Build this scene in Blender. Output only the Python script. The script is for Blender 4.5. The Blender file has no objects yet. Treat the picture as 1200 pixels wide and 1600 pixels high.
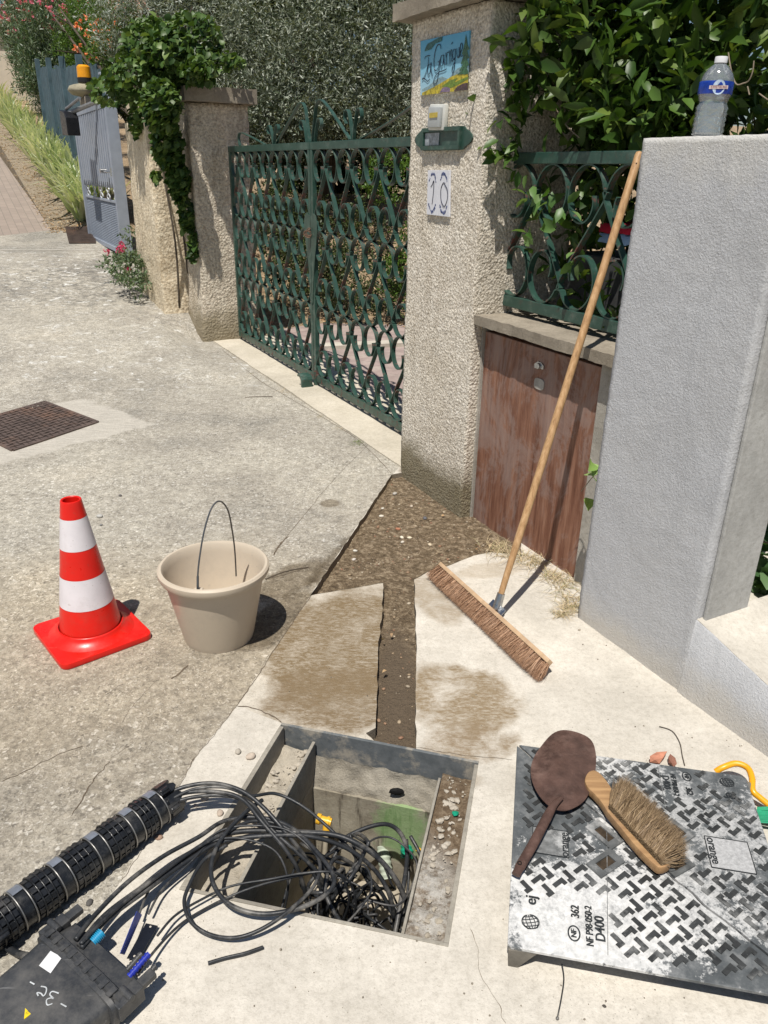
import bpy, bmesh, math, random
import numpy as np
from mathutils import Vector, Matrix, noise, geometry
R_ = math.radians
rnd = random.Random(7); rng = np.random.default_rng(7)
C = bpy.context.scene.collection

# ------------------------------------------------------------------ camera, sky, sun, exposure
EYE = 1.6; FPX = 1202.0
cam_down = Vector((550-600, -(3500-800), -FPX)).normalized()
_up = -cam_down; _f = Vector((0, 0, -1)); _f = (_f-_f.dot(_up)*_up).normalized(); _r = _f.cross(_up)
CR = Matrix((_r, _f, _up))                       # camera space -> world
cd = bpy.data.cameras.new('camera'); cam = bpy.data.objects.new('camera', cd); C.objects.link(cam)
cam.matrix_world = Matrix.Translation((0, 0, EYE)) @ CR.to_4x4()
cd.sensor_fit = 'HORIZONTAL'; cd.sensor_width = 36.0; cd.lens = 36.0*FPX/1200.0
cd.clip_start = 0.05; cd.clip_end = 600
bpy.context.scene.camera = cam
SUN = Vector((-0.13, -0.42, 1.0)).normalized()
w = bpy.data.worlds.new('World'); bpy.context.scene.world = w; w.use_nodes = True
wn = w.node_tree; bg = wn.nodes['Background']
sky = wn.nodes.new('ShaderNodeTexSky'); sky.sky_type = 'NISHITA'; sky.sun_disc = False
sky.sun_elevation = math.asin(SUN.z); sky.sun_rotation = math.atan2(SUN.x, SUN.y)
sky.air_density = 1.0; sky.dust_density = 0.6; sky.ozone_density = 1.6
wn.links.new(sky.outputs[0], bg.inputs[0]); bg.inputs[1].default_value = 0.062
sl = bpy.data.lights.new('sun', 'SUN'); sl.energy = 5.0; sl.angle = R_(0.53); sl.color = (1, .955, .88)
so = bpy.data.objects.new('sun', sl); C.objects.link(so); so.rotation_euler = SUN.to_track_quat('Z', 'Y').to_euler()
vs = bpy.context.scene.view_settings
vs.view_transform = 'Standard'; vs.look = 'None'; vs.gamma = 1; vs.exposure = 0.10; vs.use_curve_mapping = False
cy = bpy.context.scene.cycles
cy.max_bounces = 6; cy.transparent_max_bounces = 8; cy.caustics_reflective = False; cy.caustics_refractive = False

# ------------------------------------------------------------------ survey helpers (site plan measured on the ground and on the wall line)
E2 = Vector((-1.65, 3.12)).normalized(); N2 = Vector((-E2.y, E2.x))   # E2 along the wall line away from us, N2 towards the street
if N2.y > 0: N2 = -N2
def ray(px, py): return CR @ Vector((px-600, -(py-800), -FPX))
def G(px, py, z=0.0):
    d = ray(px, py); t = (z-EYE)/d.z; return Vector((d.x*t, d.y*t, z))
def UN(u, n, z=0.0): p = E2*u+N2*n; return Vector((p.x, p.y, z))
def WN(px, py, n):                                # point of the vertical plane at offset n
    d = ray(px, py); t = n/(d.x*N2.x+d.y*N2.y); return Vector((0, 0, EYE))+d*t
def WU(px, py, u):
    d = ray(px, py); t = u/(d.x*E2.x+d.y*E2.y); return Vector((0, 0, EYE))+d*t
def AY(px, py, y):
    d = ray(px, py); return Vector((0, 0, EYE))+d*(y/d.y)
def un(p): return p.x*E2.x+p.y*E2.y, p.x*N2.x+p.y*N2.y
def HZ(base, px, py):
    d = ray(px, py); return EYE+d.z*math.hypot(base.x, base.y)/math.hypot(d.x, d.y)
def sm(a, b, x):
    t = min(1, max(0, (x-a)/(b-a))); return t*t*(3-2*t)
def lerp(a, b, t): return a+(b-a)*t
def street_z(u):
    if u < 6: return 0.0
    if u < 13: return .088*(u-6)
    return .616+.135*(min(u, 47)-13)
def ground_z(x, y):
    u = x*E2.x+y*E2.y; n = x*N2.x+y*N2.y
    s = street_z(u)
    if u < 9:
        k = sm(-1.5, -1.95, n); s = lerp(s, s*sm(7.5, 8.2, u), k)
    if n < -2.35 and u < 12:
        g = 0 if y < 8.6 else 1.25*sm(8.6, 12.5, y)
        s = lerp(s, g, sm(-2.35, -2.6, n))
    return s
def T(px, py):                                    # where a sight line meets the terrain
    d = ray(px, py); t = 0.5/FPX; o = Vector((0, 0, EYE))
    for k in range(4000):
        p = o+d*t
        if p.z <= ground_z(p.x, p.y): return p
        t *= 1.003
    return p

# ------------------------------------------------------------------ materials
def Nd(nt, t, ins=None, **kw):
    n = nt.nodes.new(t)
    for k, v in kw.items(): setattr(n, k, v)
    for k, v in (ins or {}).items():
        s = n.inputs[k]
        if isinstance(v, bpy.types.NodeSocket): nt.links.new(v, s)
        else: s.default_value = v
    return n
def c4(c): return (c[0], c[1], c[2], 1) if not isinstance(c, (int, float)) else (c, c, c, 1)
class Mt:
    def __init__(s, name, rough=.8, metal=0, spec=.3):
        s.m = bpy.data.materials.new(name); s.m.use_nodes = True; s.nt = s.m.node_tree
        s.b = s.nt.nodes['Principled BSDF']; s.out = s.nt.nodes['Material Output']
        s.b.inputs['Roughness'].default_value = rough; s.b.inputs['Metallic'].default_value = metal
        s.b.inputs['Specular IOR Level'].default_value = spec
        s.co = Nd(s.nt, 'ShaderNodeTexCoord').outputs['Object']; s.bn = None
    def noise(s, sc, det=4, ro=.6, co=None, dist=0):
        return Nd(s.nt, 'ShaderNodeTexNoise', {'Vector': co or s.co, 'Scale': sc, 'Detail': det, 'Roughness': ro, 'Distortion': dist}).outputs['Fac']
    def vor(s, sc, feat='F1', out='Distance', co=None, rand=1):
        return Nd(s.nt, 'ShaderNodeTexVoronoi', {'Vector': co or s.co, 'Scale': sc, 'Randomness': rand}, feature=feat).outputs[out]
    def ramp(s, f, stops, interp='LINEAR'):
        n = Nd(s.nt, 'ShaderNodeValToRGB', {'Fac': f}); r = n.color_ramp; r.interpolation = interp
        while len(r.elements) < len(stops): r.elements.new(.5)
        for e, (p, c) in zip(r.elements, stops): e.position = p; e.color = c4(c)
        return n.outputs['Color']
    def mix(s, f, a, b, bt='MIX'):
        n = Nd(s.nt, 'ShaderNodeMixRGB', blend_type=bt)
        for k, v in (('Fac', f), ('Color1', a), ('Color2', b)):
            if isinstance(v, bpy.types.NodeSocket): s.nt.links.new(v, n.inputs[k])
            else: n.inputs[k].default_value = v if k == 'Fac' else c4(v)
        return n.outputs[0]
    def math(s, op, a, b=0, clamp=False):
        n = Nd(s.nt, 'ShaderNodeMath', {0: a, 1: b}, operation=op); n.use_clamp = clamp; return n.outputs[0]
    def maprange(s, v, a, b, c=0, d=1):
        return Nd(s.nt, 'ShaderNodeMapRange', {'Value': v, 'From Min': a, 'From Max': b, 'To Min': c, 'To Max': d}).outputs[0]
    def mapping(s, loc=(0, 0, 0), rot=(0, 0, 0), sc=(1, 1, 1), tex=False):
        return Nd(s.nt, 'ShaderNodeMapping', {'Vector': s.co, 'Location': loc, 'Rotation': rot, 'Scale': sc}, vector_type='TEXTURE' if tex else 'POINT').outputs[0]
    def blob(s, p, rx, ry, rot=0, fuzz=.35, wob=.5, wsc=7):
        v = s.mapping((p[0], p[1], 0), (0, 0, rot), (rx, ry, 1e3), True)
        l = Nd(s.nt, 'ShaderNodeVectorMath', {0: v}, operation='LENGTH').outputs['Value']
        w = s.math('MULTIPLY', s.math('SUBTRACT', s.noise(wsc, 6, .65), .5), wob*2)
        return s.maprange(s.math('ADD', l, w), 1+fuzz/2, 1-fuzz/2)
    def color(s, c):
        if isinstance(c, bpy.types.NodeSocket): s.nt.links.new(c, s.b.inputs['Base Color'])
        else: s.b.inputs['Base Color'].default_value = c4(c)
        s.c = c; return s
    def rough(s, r): s.nt.links.new(r, s.b.inputs['Roughness']); return s
    def bump(s, h, st=.5, dist=.01):
        ins = {'Height': h, 'Strength': st, 'Distance': dist}
        if s.bn: ins['Normal'] = s.bn
        s.bn = Nd(s.nt, 'ShaderNodeBump', ins).outputs[0]; s.nt.links.new(s.bn, s.b.inputs['Normal']); return s
def simple(name, c, rough=.6, metal=0, var=.25, sc=20, bump=0, spec=.3, dirt=None, scuff=None):
    m = Mt(name, rough, metal, spec); c = Vector(c)
    col = m.ramp(m.noise(sc, 5, .6), [(.3, c*(1-var)), (.7, c*(1+var*.6))])
    if scuff:                                      # small specks and short scratches with shapes of their own
        sp = m.math('MULTIPLY', m.ramp(m.vor(55, 'F1', 'Distance'), [(.05, 1), (.10, 0)]), m.ramp(m.noise(9), [(.5, 0), (.56, 1)]))
        s1 = m.ramp(m.noise(70, 3, .5, m.mapping((0, 0, 0), (.4, .3, .8), (.1, 1.4, 1))), [(.68, 0), (.72, .55)]); sm_ = m.ramp(m.noise(7, 9, .8), [(.52, 0), (.70, .5)])
        col = m.mix(m.math('MAXIMUM', sp, m.math('MAXIMUM', s1, sm_)), col, scuff)
    if dirt: col = m.mix(m.ramp(m.noise(sc*.35, 8, .7), [(.52, 0), (.68, 1)]), col, dirt)
    m.color(col)
    if bump: m.bump(m.noise(sc*4, 4), bump, .003)
    m.rough(m.maprange(m.noise(sc*1.7, 4), .3, .7, max(0.03, rough-.12), min(1, rough+.12)))
    return m.m

# exposed aggregate of the street
def street_mat():
    m = Mt('street concrete', .9, 0, .2)
    wv = Nd(m.nt, 'ShaderNodeMixRGB', {'Fac': .03, 'Color1': m.co, 'Color2': Nd(m.nt, 'ShaderNodeTexNoise', {'Vector': m.co, 'Scale': 60.0}).outputs['Color']}).outputs[0]
    tones = [(0, (.15, .135, .115)), (.25, (.27, .245, .205)), (.5, (.40, .365, .305)), (.8, (.54, .50, .43)), (1, (.76, .73, .67))]
    sA = m.ramp(Nd(m.nt, 'ShaderNodeSeparateColor', {0: m.vor(62, 'F1', 'Color', wv)}).outputs[0], tones); d = m.vor(62, 'F1', 'Distance', wv)
    sB = m.ramp(Nd(m.nt, 'ShaderNodeSeparateColor', {0: m.vor(150, 'F1', 'Color', wv)}).outputs[1], tones); d2 = m.vor(150, 'F1', 'Distance', wv)
    mort = m.ramp(m.noise(16, 12, .8), [(.32, (.20, .18, .15)), (.5, (.38, .345, .285)), (.68, (.55, .51, .44))])
    pa = m.noise(2.2, 6, .65)
    col = m.mix(m.math('MULTIPLY', m.ramp(d2, [(.35, .85), (.6, 0)]), m.ramp(m.noise(3.1, 6, .7), [(.35, .35), (.6, 1)])), mort, sB)
    col = m.mix(m.math('MULTIPLY', m.ramp(d, [(.30, .8), (.5, 0)]), m.ramp(pa, [(.32, .15), (.58, 1)])), col, sA)
    col = m.mix(.42, col, m.ramp(m.noise(34, 10, .85), [(.36, (.25, .235, .20)), (.5, (.98, .96, .92)), (.64, (1.5, 1.46, 1.38))]), 'MULTIPLY')
    tone = m.ramp(m.noise(.9, 6, .65), [(.34, (.70, .72, .75)), (.46, (.92, .93, .95)), (.56, (1.05, 1.07, 1.09)), (.72, (1.22, 1.22, 1.21))])
    col = m.mix(1.0, col, tone, 'MULTIPLY')
    p = G(90, 1030)      # browner, ground down concrete close to us
    col = m.mix(m.math('MULTIPLY', m.blob(p, 1.2, .75, .2, .8, .5, 2), .55), col, m.mix(1., col, (.95, .85, .71), 'MULTIPLY'))
    # black lichen and white lime patches by the foot of the far wall
    for (px, py, rx, ry, lo) in ((185, 440, 1.6, 1.3, .46), (70, 425, 2.6, 1.5, .52), (330, 500, 1.4, .5, .52), (230, 560, 1.6, .9, .56)):
        q = T(px, py); mk = m.blob(q, rx, ry, .4, .9, .4, 1.5)
        col = m.mix(m.math('MULTIPLY', mk, m.ramp(m.noise(11, 12, .85), [(lo, 0), (lo+.10, .75)])), col, (.12, .115, .105))
        col = m.mix(m.math('MULTIPLY', mk, m.ramp(m.noise(8.5, 9, .8, dist=.4), [(.56, 0), (.62, 1)])), col, (.66, .65, .61))
    q = T(40, 668)       # smoother mortar bed round the manhole
    ea = (T(153, 661)-T(70, 629)); v_ = m.mapping((q.x+.08, q.y-.04, 0), (0, 0, math.atan2(ea.y, ea.x)), (.47, .60, 1e3), True)
    va = Nd(m.nt, 'ShaderNodeSeparateXYZ', {0: Nd(m.nt, 'ShaderNodeVectorMath', {0: v_}, operation='ABSOLUTE').outputs[0]}).outputs
    mk = m.maprange(m.math('ADD', m.math('MAXIMUM', va[0], va[1]), m.math('MULTIPLY', m.math('SUBTRACT', m.noise(5, 8, .7), .5), .5)), 1.03, .97)
    strk = m.noise(60, 3, .5, m.mapping((0, 0, 0), (0, 0, R_(-20)), (.15, 1.3, 1)))
    col = m.mix(m.math('MULTIPLY', mk, .75), col, m.ramp(strk, [(.3, (.40, .37, .32)), (.7, (.60, .56, .49))]))
    # damp areas by the open trench
    for (px, py, rx, ry, ro) in ((455, 905, .22, .09, 1.0), (560, 850, .075, .42, -.44), (515, 787, .05, .05, 0), (440, 965, .1, .25, -.5)):
        mk = m.blob(G(px, py), rx, ry, ro, .3, .5, 9)
        col = m.mix(m.math('MULTIPLY', mk, .7), col, m.mix(1., col, (.36, .31, .24), 'MULTIPLY'))
    m.color(col)
    m.bump(d, .35, .005).bump(d2, .3, .003).bump(m.noise(40, 8, .8), .8, .008).bump(m.noise(5, 4), .3, .02)
    return m.m
def conc(name, lo, hi, stains=(), wear=.5, bumps=.4, cracks=()):
    m = Mt(name, .92, 0, .15)
    col = m.ramp(m.noise(5.5, 9, .68), [(.28, lo), (.72, hi)])
    col = m.mix(m.ramp(m.noise(140, 3, .5), [(.3, .55*wear), (.45, 0)]), col, Vector(lo)*.62)
    spk = m.ramp(m.vor(120, 'F1', 'Distance'), [(.10, 1), (.17, 0)])
    col = m.mix(m.math('MULTIPLY', spk, m.ramp(m.noise(3), [(.45, .1), (.65, .9)])), col, (.22, .2, .17))
    grime = m.ramp(m.noise(1.6, 8, .7, dist=.6), [(.42, 0), (.66, 1)])
    col = m.mix(m.math('MULTIPLY', grime, .45), col, Vector(lo)*.72)
    col = m.mix(.5, col, m.ramp(m.noise(48, 10, .85), [(.34, (.55, .53, .49)), (.5, (.98, .98, .97)), (.66, (1.22, 1.22, 1.22))]), 'MULTIPLY')
    wet = None
    for (p, rx, ry, ro, c, a) in stains:
        base = m.blob(p, rx, ry, ro, .28, .45, 9)
        st = m.noise(60, 8, .8, m.mapping((0, 0, 0), (0, 0, R_(-14)), (.55, 1.5, 1)), .6); bl = m.noise(7, 8, .7, dist=.5)
        tex = m.math('MULTIPLY', base, m.math('MULTIPLY', m.maprange(st, .38, .56, .5, 1), m.maprange(bl, .34, .52, a*(.7 if rx > .22 else .3), a), True))
        col = m.mix(tex, col, c); wet = tex if wet is None else m.math('MAXIMUM', wet, tex)
    for (p, rx, ry, ro) in cracks:
        col = m.mix(m.blob(p, rx, ry, ro, .6, .6, 12), col, (.10, .085, .07))
    m.color(col)
    m.bump(m.noise(150, 5, .7), bumps, .004).bump(m.noise(22, 6, .7), .4, .008)
    if wet is not None: m.rough(m.maprange(wet, 0, 1, .92, .55))
    return m.m
def roughcast(name, lo, hi, sc=70, stain=None, dep=.012, st=1.0, base=None):
    m = Mt(name, .95, 0, .1)
    n1 = m.noise(sc, 5, .7, dist=.3); v = m.vor(sc*1.15, 'F1', 'Distance')
    h = m.math('ADD', n1, m.math('MULTIPLY', v, -.6))
    col = m.ramp(n1, [(.30, Vector(lo)*.62), (.44, lo), (.60, hi)])
    col = m.mix(m.ramp(m.noise(1.8, 7, .7), [(.4, 0), (.72, .55)]), col, m.mix(1., col, (.72, .66, .56), 'MULTIPLY'))
    streak = m.noise(9, 5, .6, m.mapping((0, 0, 0), (0, 0, 0), (1, 1, .16)))
    col = m.mix(m.ramp(streak, [(.52, 0), (.72, .5)]), col, m.mix(1., col, (.6, .56, .5), 'MULTIPLY'))
    if base:
        z = Nd(m.nt, 'ShaderNodeSeparateXYZ', {0: m.co}).outputs[2]
        zz = m.math('ADD', z, m.math('MULTIPLY', m.noise(6, 5), -base[1]*2))
        col = m.mix(m.maprange(zz, base[0]-base[1]*.5, base[0]-base[1]*1.6, 0, .85), col, base[2])
    m.color(col); m.bump(h, st, dep); return m.m
def leafmat(name, cols, rough=.5, trans=.25, spec=.35):
    m = Mt(name, rough, 0, spec)
    geo = Nd(m.nt, 'ShaderNodeNewGeometry').outputs['Random Per Island']
    k = len(cols)-1
    col = m.ramp(geo, [(i/k, c) for i, c in enumerate(cols)])
    m.color(col)
    tr = Nd(m.nt, 'ShaderNodeBsdfTranslucent', {'Color': m.mix(1., col, (1.5, 1.5, .6), 'MULTIPLY')}).outputs[0]
    mx = Nd(m.nt, 'ShaderNodeMixShader', {0: trans, 1: m.b.outputs[0], 2: tr})
    m.nt.links.new(mx.outputs[0], m.out.inputs[0]); return m.m

# ------------------------------------------------------------------ object helpers
def tag(o, label=None, cat=None, group=None, kind=None):
    if label: o['label'] = label
    if cat: o['category'] = cat
    if group: o['group'] = group
    if kind: o['kind'] = kind
    return o
def thing(name, label, cat, loc, group=None):
    o = bpy.data.objects.new(name, None); C.objects.link(o); o.location = loc
    o.empty_display_size = .1
    return tag(o, label, cat, group)
class MB:
    def __init__(s): s.v = []; s.f = []
    def add(s, vs, fs):
        k = len(s.v); s.v += [tuple(v) for v in vs]; s.f += [tuple(i+k for i in f) for f in fs]; return s
    def hexa(s, a, b):                             # a: four bottom points, b: four top points, both ccw from above
        s.add(list(a)+list(b), [(3, 2, 1, 0), (4, 5, 6, 7), (0, 1, 5, 4), (1, 2, 6, 5), (2, 3, 7, 6), (3, 0, 4, 7)]); return s
    def box(s, c, sz, M=None):
        M = M or Matrix.Identity(3); c = Vector(c); h = Vector(sz)/2
        P = [c+M@Vector((x*h.x, y*h.y, z*h.z)) for z in (-1, 1) for x, y in ((-1, -1), (1, -1), (1, 1), (-1, 1))]
        return s.hexa(P[:4], P[4:])
    def bar(s, a, b, wd, th, up=Vector((0, 0, 1))):  # rectangular bar from a to b
        a = Vector(a); b = Vector(b); d = (b-a).normalized(); x = d.cross(up)
        if x.length < 1e-4: x = d.cross(Vector((1, 0, 0)))
        x.normalize(); y = x.cross(d)
        P = [p+x*sx*wd/2+y*sy*th/2 for p in (a, b) for sx, sy in ((-1, -1), (1, -1), (1, 1), (-1, 1))]
        return s.hexa(P[:4], P[4:])
    def prism(s, poly, off):                       # extrude a 3-D outline by the vector off
        n = len(poly); P = [Vector(p) for p in poly]; Q = [p+off for p in P]
        s.add(P+Q, [tuple(range(n-1, -1, -1)), tuple(range(n, 2*n))]+[(i, (i+1) % n, n+(i+1) % n, n+i) for i in range(n)]); return s
    def tube(s, pts, r, seg=8, closed=False, flat=1.0, caps=True, up=None):
        pts = [Vector(p) for p in pts]; n = len(pts); rr = r if isinstance(r, (list, tuple)) else [r]*n
        rings = []; ref = up
        for i, p in enumerate(pts):
            t = (pts[(i+1) % n]-pts[i-1]) if closed else (pts[min(i+1, n-1)]-pts[max(i-1, 0)])
            if t.length < 1e-9: t = Vector((0, 0, 1))
            t.normalize()
            if ref is None: ref = Vector((0, 0, 1)) if abs(t.z) < .9 else Vector((1, 0, 0))
            x = t.cross(ref)
            if x.length < 1e-6: x = t.orthogonal()
            x.normalize(); y = x.cross(t).normalized()
            if up is None: ref = y
            rings.append([p+(x*math.cos(a)+y*math.sin(a)*flat)*rr[i] for a in [2*math.pi*k/seg for k in range(seg)]])
        vs = [v for R in rings for v in R]; fs = []
        m = n if closed else n-1
        for i in range(m):
            j = (i+1) % n
            for k in range(seg): fs.append((i*seg+k, i*seg+(k+1) % seg, j*seg+(k+1) % seg, j*seg+k))
        if not closed and caps: fs += [tuple(range(seg-1, -1, -1)), tuple((n-1)*seg+k for k in range(seg))]
        return s.add(vs, fs)
    def lathe(s, prof, c, seg=48, M=None, close=False):
        M = M or Matrix.Identity(3); c = Vector(c); n = len(prof); vs = []; fs = []
        for (r, z) in prof:
            for k in range(seg):
                a = 2*math.pi*k/seg; vs.append(c+M@Vector((r*math.cos(a), r*math.sin(a), z)))
        for i in range(n-1):
            for k in range(seg):
                fs.append((i*seg+k, i*seg+(k+1) % seg, (i+1)*seg+(k+1) % seg, (i+1)*seg+k))
        if close: fs += [tuple(range(seg-1, -1, -1)), tuple((n-1)*seg+k for k in range(seg))]
        return s.add(vs, fs)
    def ball(s, c, r, sub=1, jit=0, M=None, sc=(1, 1, 1)):
        bm = bmesh.new(); bmesh.ops.create_icosphere(bm, subdivisions=sub, radius=1)
        M = M or Matrix.Identity(3)
        k = [Vector(c)+M@Vector((v.co.x*sc[0], v.co.y*sc[1], v.co.z*sc[2]))*r*(1+rnd.uniform(-jit, jit)) for v in bm.verts]
        fs = [tuple(v.index for v in f.verts) for f in bm.faces]; bm.free(); return s.add(k, fs)
    def build(s, name, m, parent=None, smooth=False, bevel=0, label=None, seg=2):
        me = bpy.data.meshes.new(name); me.from_pydata(s.v, [], s.f); me.materials.append(m); me.update()
        if bevel:
            bm = bmesh.new(); bm.from_mesh(me); bmesh.ops.remove_doubles(bm, verts=bm.verts, dist=1e-5)
            bmesh.ops.recalc_face_normals(bm, faces=bm.faces)
            es = [e for e in bm.edges if len(e.link_faces) == 2 and e.calc_face_angle(0) > .5]
            bmesh.ops.bevel(bm, geom=es, offset=bevel, segments=seg, affect='EDGES', profile=.6, clamp_overlap=True); bm.to_mesh(me); bm.free()
        if smooth:
            for p in me.polygons: p.use_smooth = True
            if smooth != 'all': me.set_sharp_from_angle(angle=R_(smooth if smooth is not True else 40))
        return link(name, me, parent, label)
def link(name, me, parent=None, label=None, off=None):
    o = bpy.data.objects.new(name, me); C.objects.link(o)
    if parent:
        o.parent = parent
        base = Vector((0, 0, 0)); q = parent
        if parent.type == 'EMPTY': o.location = -Vector(parent.location)
        if off: o.location += off
    elif off: o.location = off
    if label: o['label'] = label
    return o
def catmull(P, k=8, closed=False):
    P = [Vector(p) for p in P]; n = len(P); out = []
    for i in range(n if closed else n-1):
        p0, p1, p2, p3 = (P[(i+j) % n] for j in (-1, 0, 1, 2)) if closed else (P[max(i-1, 0)], P[i], P[i+1], P[min(i+2, n-1)])
        for j in range(k):
            t = j/k; out.append(.5*((2*p1)+(p2-p0)*t+(2*p0-5*p1+4*p2-p3)*t*t+(3*p1-p0-3*p2+p3)*t**3))
    if not closed: out.append(P[-1])
    return out
def rough_box(P0, P1, res, amp, fr, taper=None):   # box in wall coordinates (u,n,z), subdivided and made uneven
    (u0, n0, z0), (u1, n1, z1) = P0, P1
    mb = MB(); seen = {}
    def vid(u, n, z):
        k = (round(u, 4), round(n, 4), round(z, 4))
        if k not in seen:
            q = Vector((u, n, z)); d = noise.noise_vector(q*fr)*amp+noise.noise_vector(q*fr*.13+Vector((5, 3, 1)))*amp*1.5
            uu, nn = (u, n) if not taper else taper(u, n, z)
            seen[k] = len(mb.v); mb.v.append(tuple(UN(uu+d.x, nn+d.y, z+d.z)))
        return seen[k]
    def face(o, a, b, flip):
        na = max(1, round(a.length/res)); nb = max(1, round(b.length/res))
        for i in range(na):
            for j in range(nb):
                q = [o+a*(i+x)/na+b*(j+y)/nb for x, y in ((0, 0), (1, 0), (1, 1), (0, 1))]
                ids = [vid(*p) for p in q]; mb.f.append(tuple(ids[::-1] if flip else ids))
    o = Vector((u0, n0, z0)); U = Vector((u1-u0, 0, 0)); Nn = Vector((0, n1-n0, 0)); Z = Vector((0, 0, z1-z0))
    face(o, U, Nn, True); face(o+Z, U, Nn, False); face(o, U, Z, False); face(o+Nn, U, Z, True)
    face(o, Nn, Z, True); face(o+U, Nn, Z, False)
    return mb
FONT = None
def text_mesh(txt, size, M, mat, name, parent, depth=.0008, shear=0, sx=1.0, label=None, align='CENTER'):
    cu = bpy.data.curves.new('t', 'FONT'); cu.body = txt; cu.size = size; cu.extrude = depth; cu.shear = shear
    cu.align_x = align; cu.align_y = 'CENTER'; cu.offset = size*.012
    to = bpy.data.objects.new('t', cu); C.objects.link(to)
    me = bpy.data.meshes.new_from_object(to.evaluated_get(bpy.context.evaluated_depsgraph_get()))
    bpy.data.objects.remove(to); me.transform(M @ Matrix.Diagonal((sx, 1, 1, 1))); me.materials.clear(); me.materials.append(mat)
    me.name = name; return link(name, me, parent, label)
def frameM(o, x, y):
    x = Vector(x).normalized(); z = x.cross(Vector(y)).normalized(); y = z.cross(x)
    return Matrix.Translation(o) @ Matrix((x, y, z)).transposed().to_4x4()

# leaves as numpy arrays
def leaves(name, P, D, L, W, mat, parent=None, broad=False, fold=.25, curl=.2, upb=.6, label=None):
    n = len(P); D = D/np.linalg.norm(D, axis=1)[:, None]
    A = rng.normal(size=(n, 3)); A[:, 2] += upb*2
    S = np.cross(D, A); S /= np.linalg.norm(S, axis=1)[:, None]+1e-9; Nn = np.cross(S, D)
    L = np.broadcast_to(L, (n,))[:, None]; W = np.broadcast_to(W, (n,))[:, None]
    if broad:
        row = [P, P+D*L*.34, P+D*L*.7-Nn*L*curl*.35, P+D*L-Nn*L*curl,
               P+D*L*.3+S*W*.5+Nn*W*fold, P+D*L*.68+S*W*.42+Nn*W*fold-Nn*L*curl*.35,
               P+D*L*.3-S*W*.5+Nn*W*fold, P+D*L*.68-S*W*.42+Nn*W*fold-Nn*L*curl*.35]
        fs = [(0, 1, 4), (1, 2, 5, 4), (2, 3, 5), (0, 6, 1), (1, 6, 7, 2), (2, 7, 3)]; k = 8
    else:
        row = [P, P+D*L*.45+S*W*.5+Nn*W*fold, P+D*L-Nn*L*curl*.3, P+D*L*.45-S*W*.5]
        fs = [(0, 3, 2, 1)]; k = 4
    V = np.stack(row, 1).reshape(-1, 3)
    loops = []; sizes = []
    for f in fs: sizes.append(len(f))
    flat = np.concatenate([np.array(f) for f in fs])
    li = (np.arange(n)[:, None]*k+flat[None]).ravel(); sz = np.tile(sizes, n); st = np.concatenate([[0], np.cumsum(sz)[:-1]])
    me = bpy.data.meshes.new(name); me.vertices.add(len(V)); me.vertices.foreach_set('co', V.astype(np.float32).ravel())
    me.loops.add(len(li)); me.loops.foreach_set('vertex_index', li.astype(np.int32))
    me.polygons.add(len(sz)); me.polygons.foreach_set('loop_start', st.astype(np.int32)); me.polygons.foreach_set('loop_total', sz.astype(np.int32))
    me.update(calc_edges=True); me.materials.append(mat); me.validate()
    return link(name, me, parent, label)
def rdir(n, up=0):
    d = rng.normal(size=(n, 3)); d[:, 2] += up; return d/np.linalg.norm(d, axis=1)[:, None]
def twigleaves(cent, n, tl, per, up=.3, out=None, spread=.5, clump=0):
    """n twigs started near random crown centres; per leaves along each. cent: list of (center, radii, weight)"""
    wts = np.array([c[2] for c in cent], float); wts /= wts.sum(); idx = rng.choice(len(cent), n, p=wts)
    ce = np.array([list(c[0]) for c in cent])[idx]; ra = np.array([list(c[1]) for c in cent])[idx]
    q = rdir(n); rr = rng.uniform(.35, 1.0, n)**.45
    st = ce+q*ra*rr[:, None]
    if clump:                                      # gather the twigs into tufts with gaps between them
        m_ = max(8, n//clump); ci = rng.integers(0, m_, n); st = st[ci]+rng.normal(size=(n, 3))*tl*.42
    td = q*.7+rng.normal(size=(n, 3))*.6; td[:, 2] += up; td /= np.linalg.norm(td, axis=1)[:, None]
    P = []; D = []
    for i in range(per):
        t = (i+rng.uniform(0, .8, n))/per
        P.append(st+td*(t*tl)[:, None]); d = td*.6+rng.normal(size=(n, 3))*spread; D.append(d)
    return np.concatenate(P), np.concatenate(D)

# ------------------------------------------------------------------ outlines on the ground
def xy(v): return Vector((v.x, v.y))
def rag(P, amp=.004, step=.03, closed=True, seed=0):
    out = []; n = len(P)
    for i in range(n if closed else n-1):
        a, b = P[i], P[(i+1) % n]; k = max(1, int((b-a).length/step))
        for j in range(k):
            q = a.lerp(b, j/k); d = noise.noise_vector(Vector((q.x*18, q.y*18, seed)))*amp*(1 if j else .4)
            out.append(Vector((q.x+d.x, q.y+d.y)))
    if not closed: out.append(P[-1])
    return out
def pts(*a): return [xy(G(*p)) for p in a]
def inside(p, poly):
    x, y = p[0], p[1]; c = False; n = len(poly); j = n-1
    for i in range(n):
        a, b = poly[i], poly[j]
        if (a.y > y) != (b.y > y) and x < (b.x-a.x)*(y-a.y)/(b.y-a.y)+a.x: c = not c
        j = i
    return c
PIT = [Vector((-.31, 1.943)), Vector((-.479, 1.325)), Vector((.163, 1.187)), Vector((.295, 1.786))]
TRENCH = rag(pts((612, 742), (548, 838), (485, 931))+pts((540, 921), (599, 911), (597, 960), (592, 1000), (589, 1080), (587, 1138), (572, 1146))+pts((586, 1159), (650, 1171), (649, 1080), (651, 1000), (647, 905), (668, 893), (700, 884), (740, 868), (768, 863), (815, 868), (815, 800))+[xy(UN(3.55, -2.1))]+pts((642, 737)), .0055, .02, seed=1)
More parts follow.
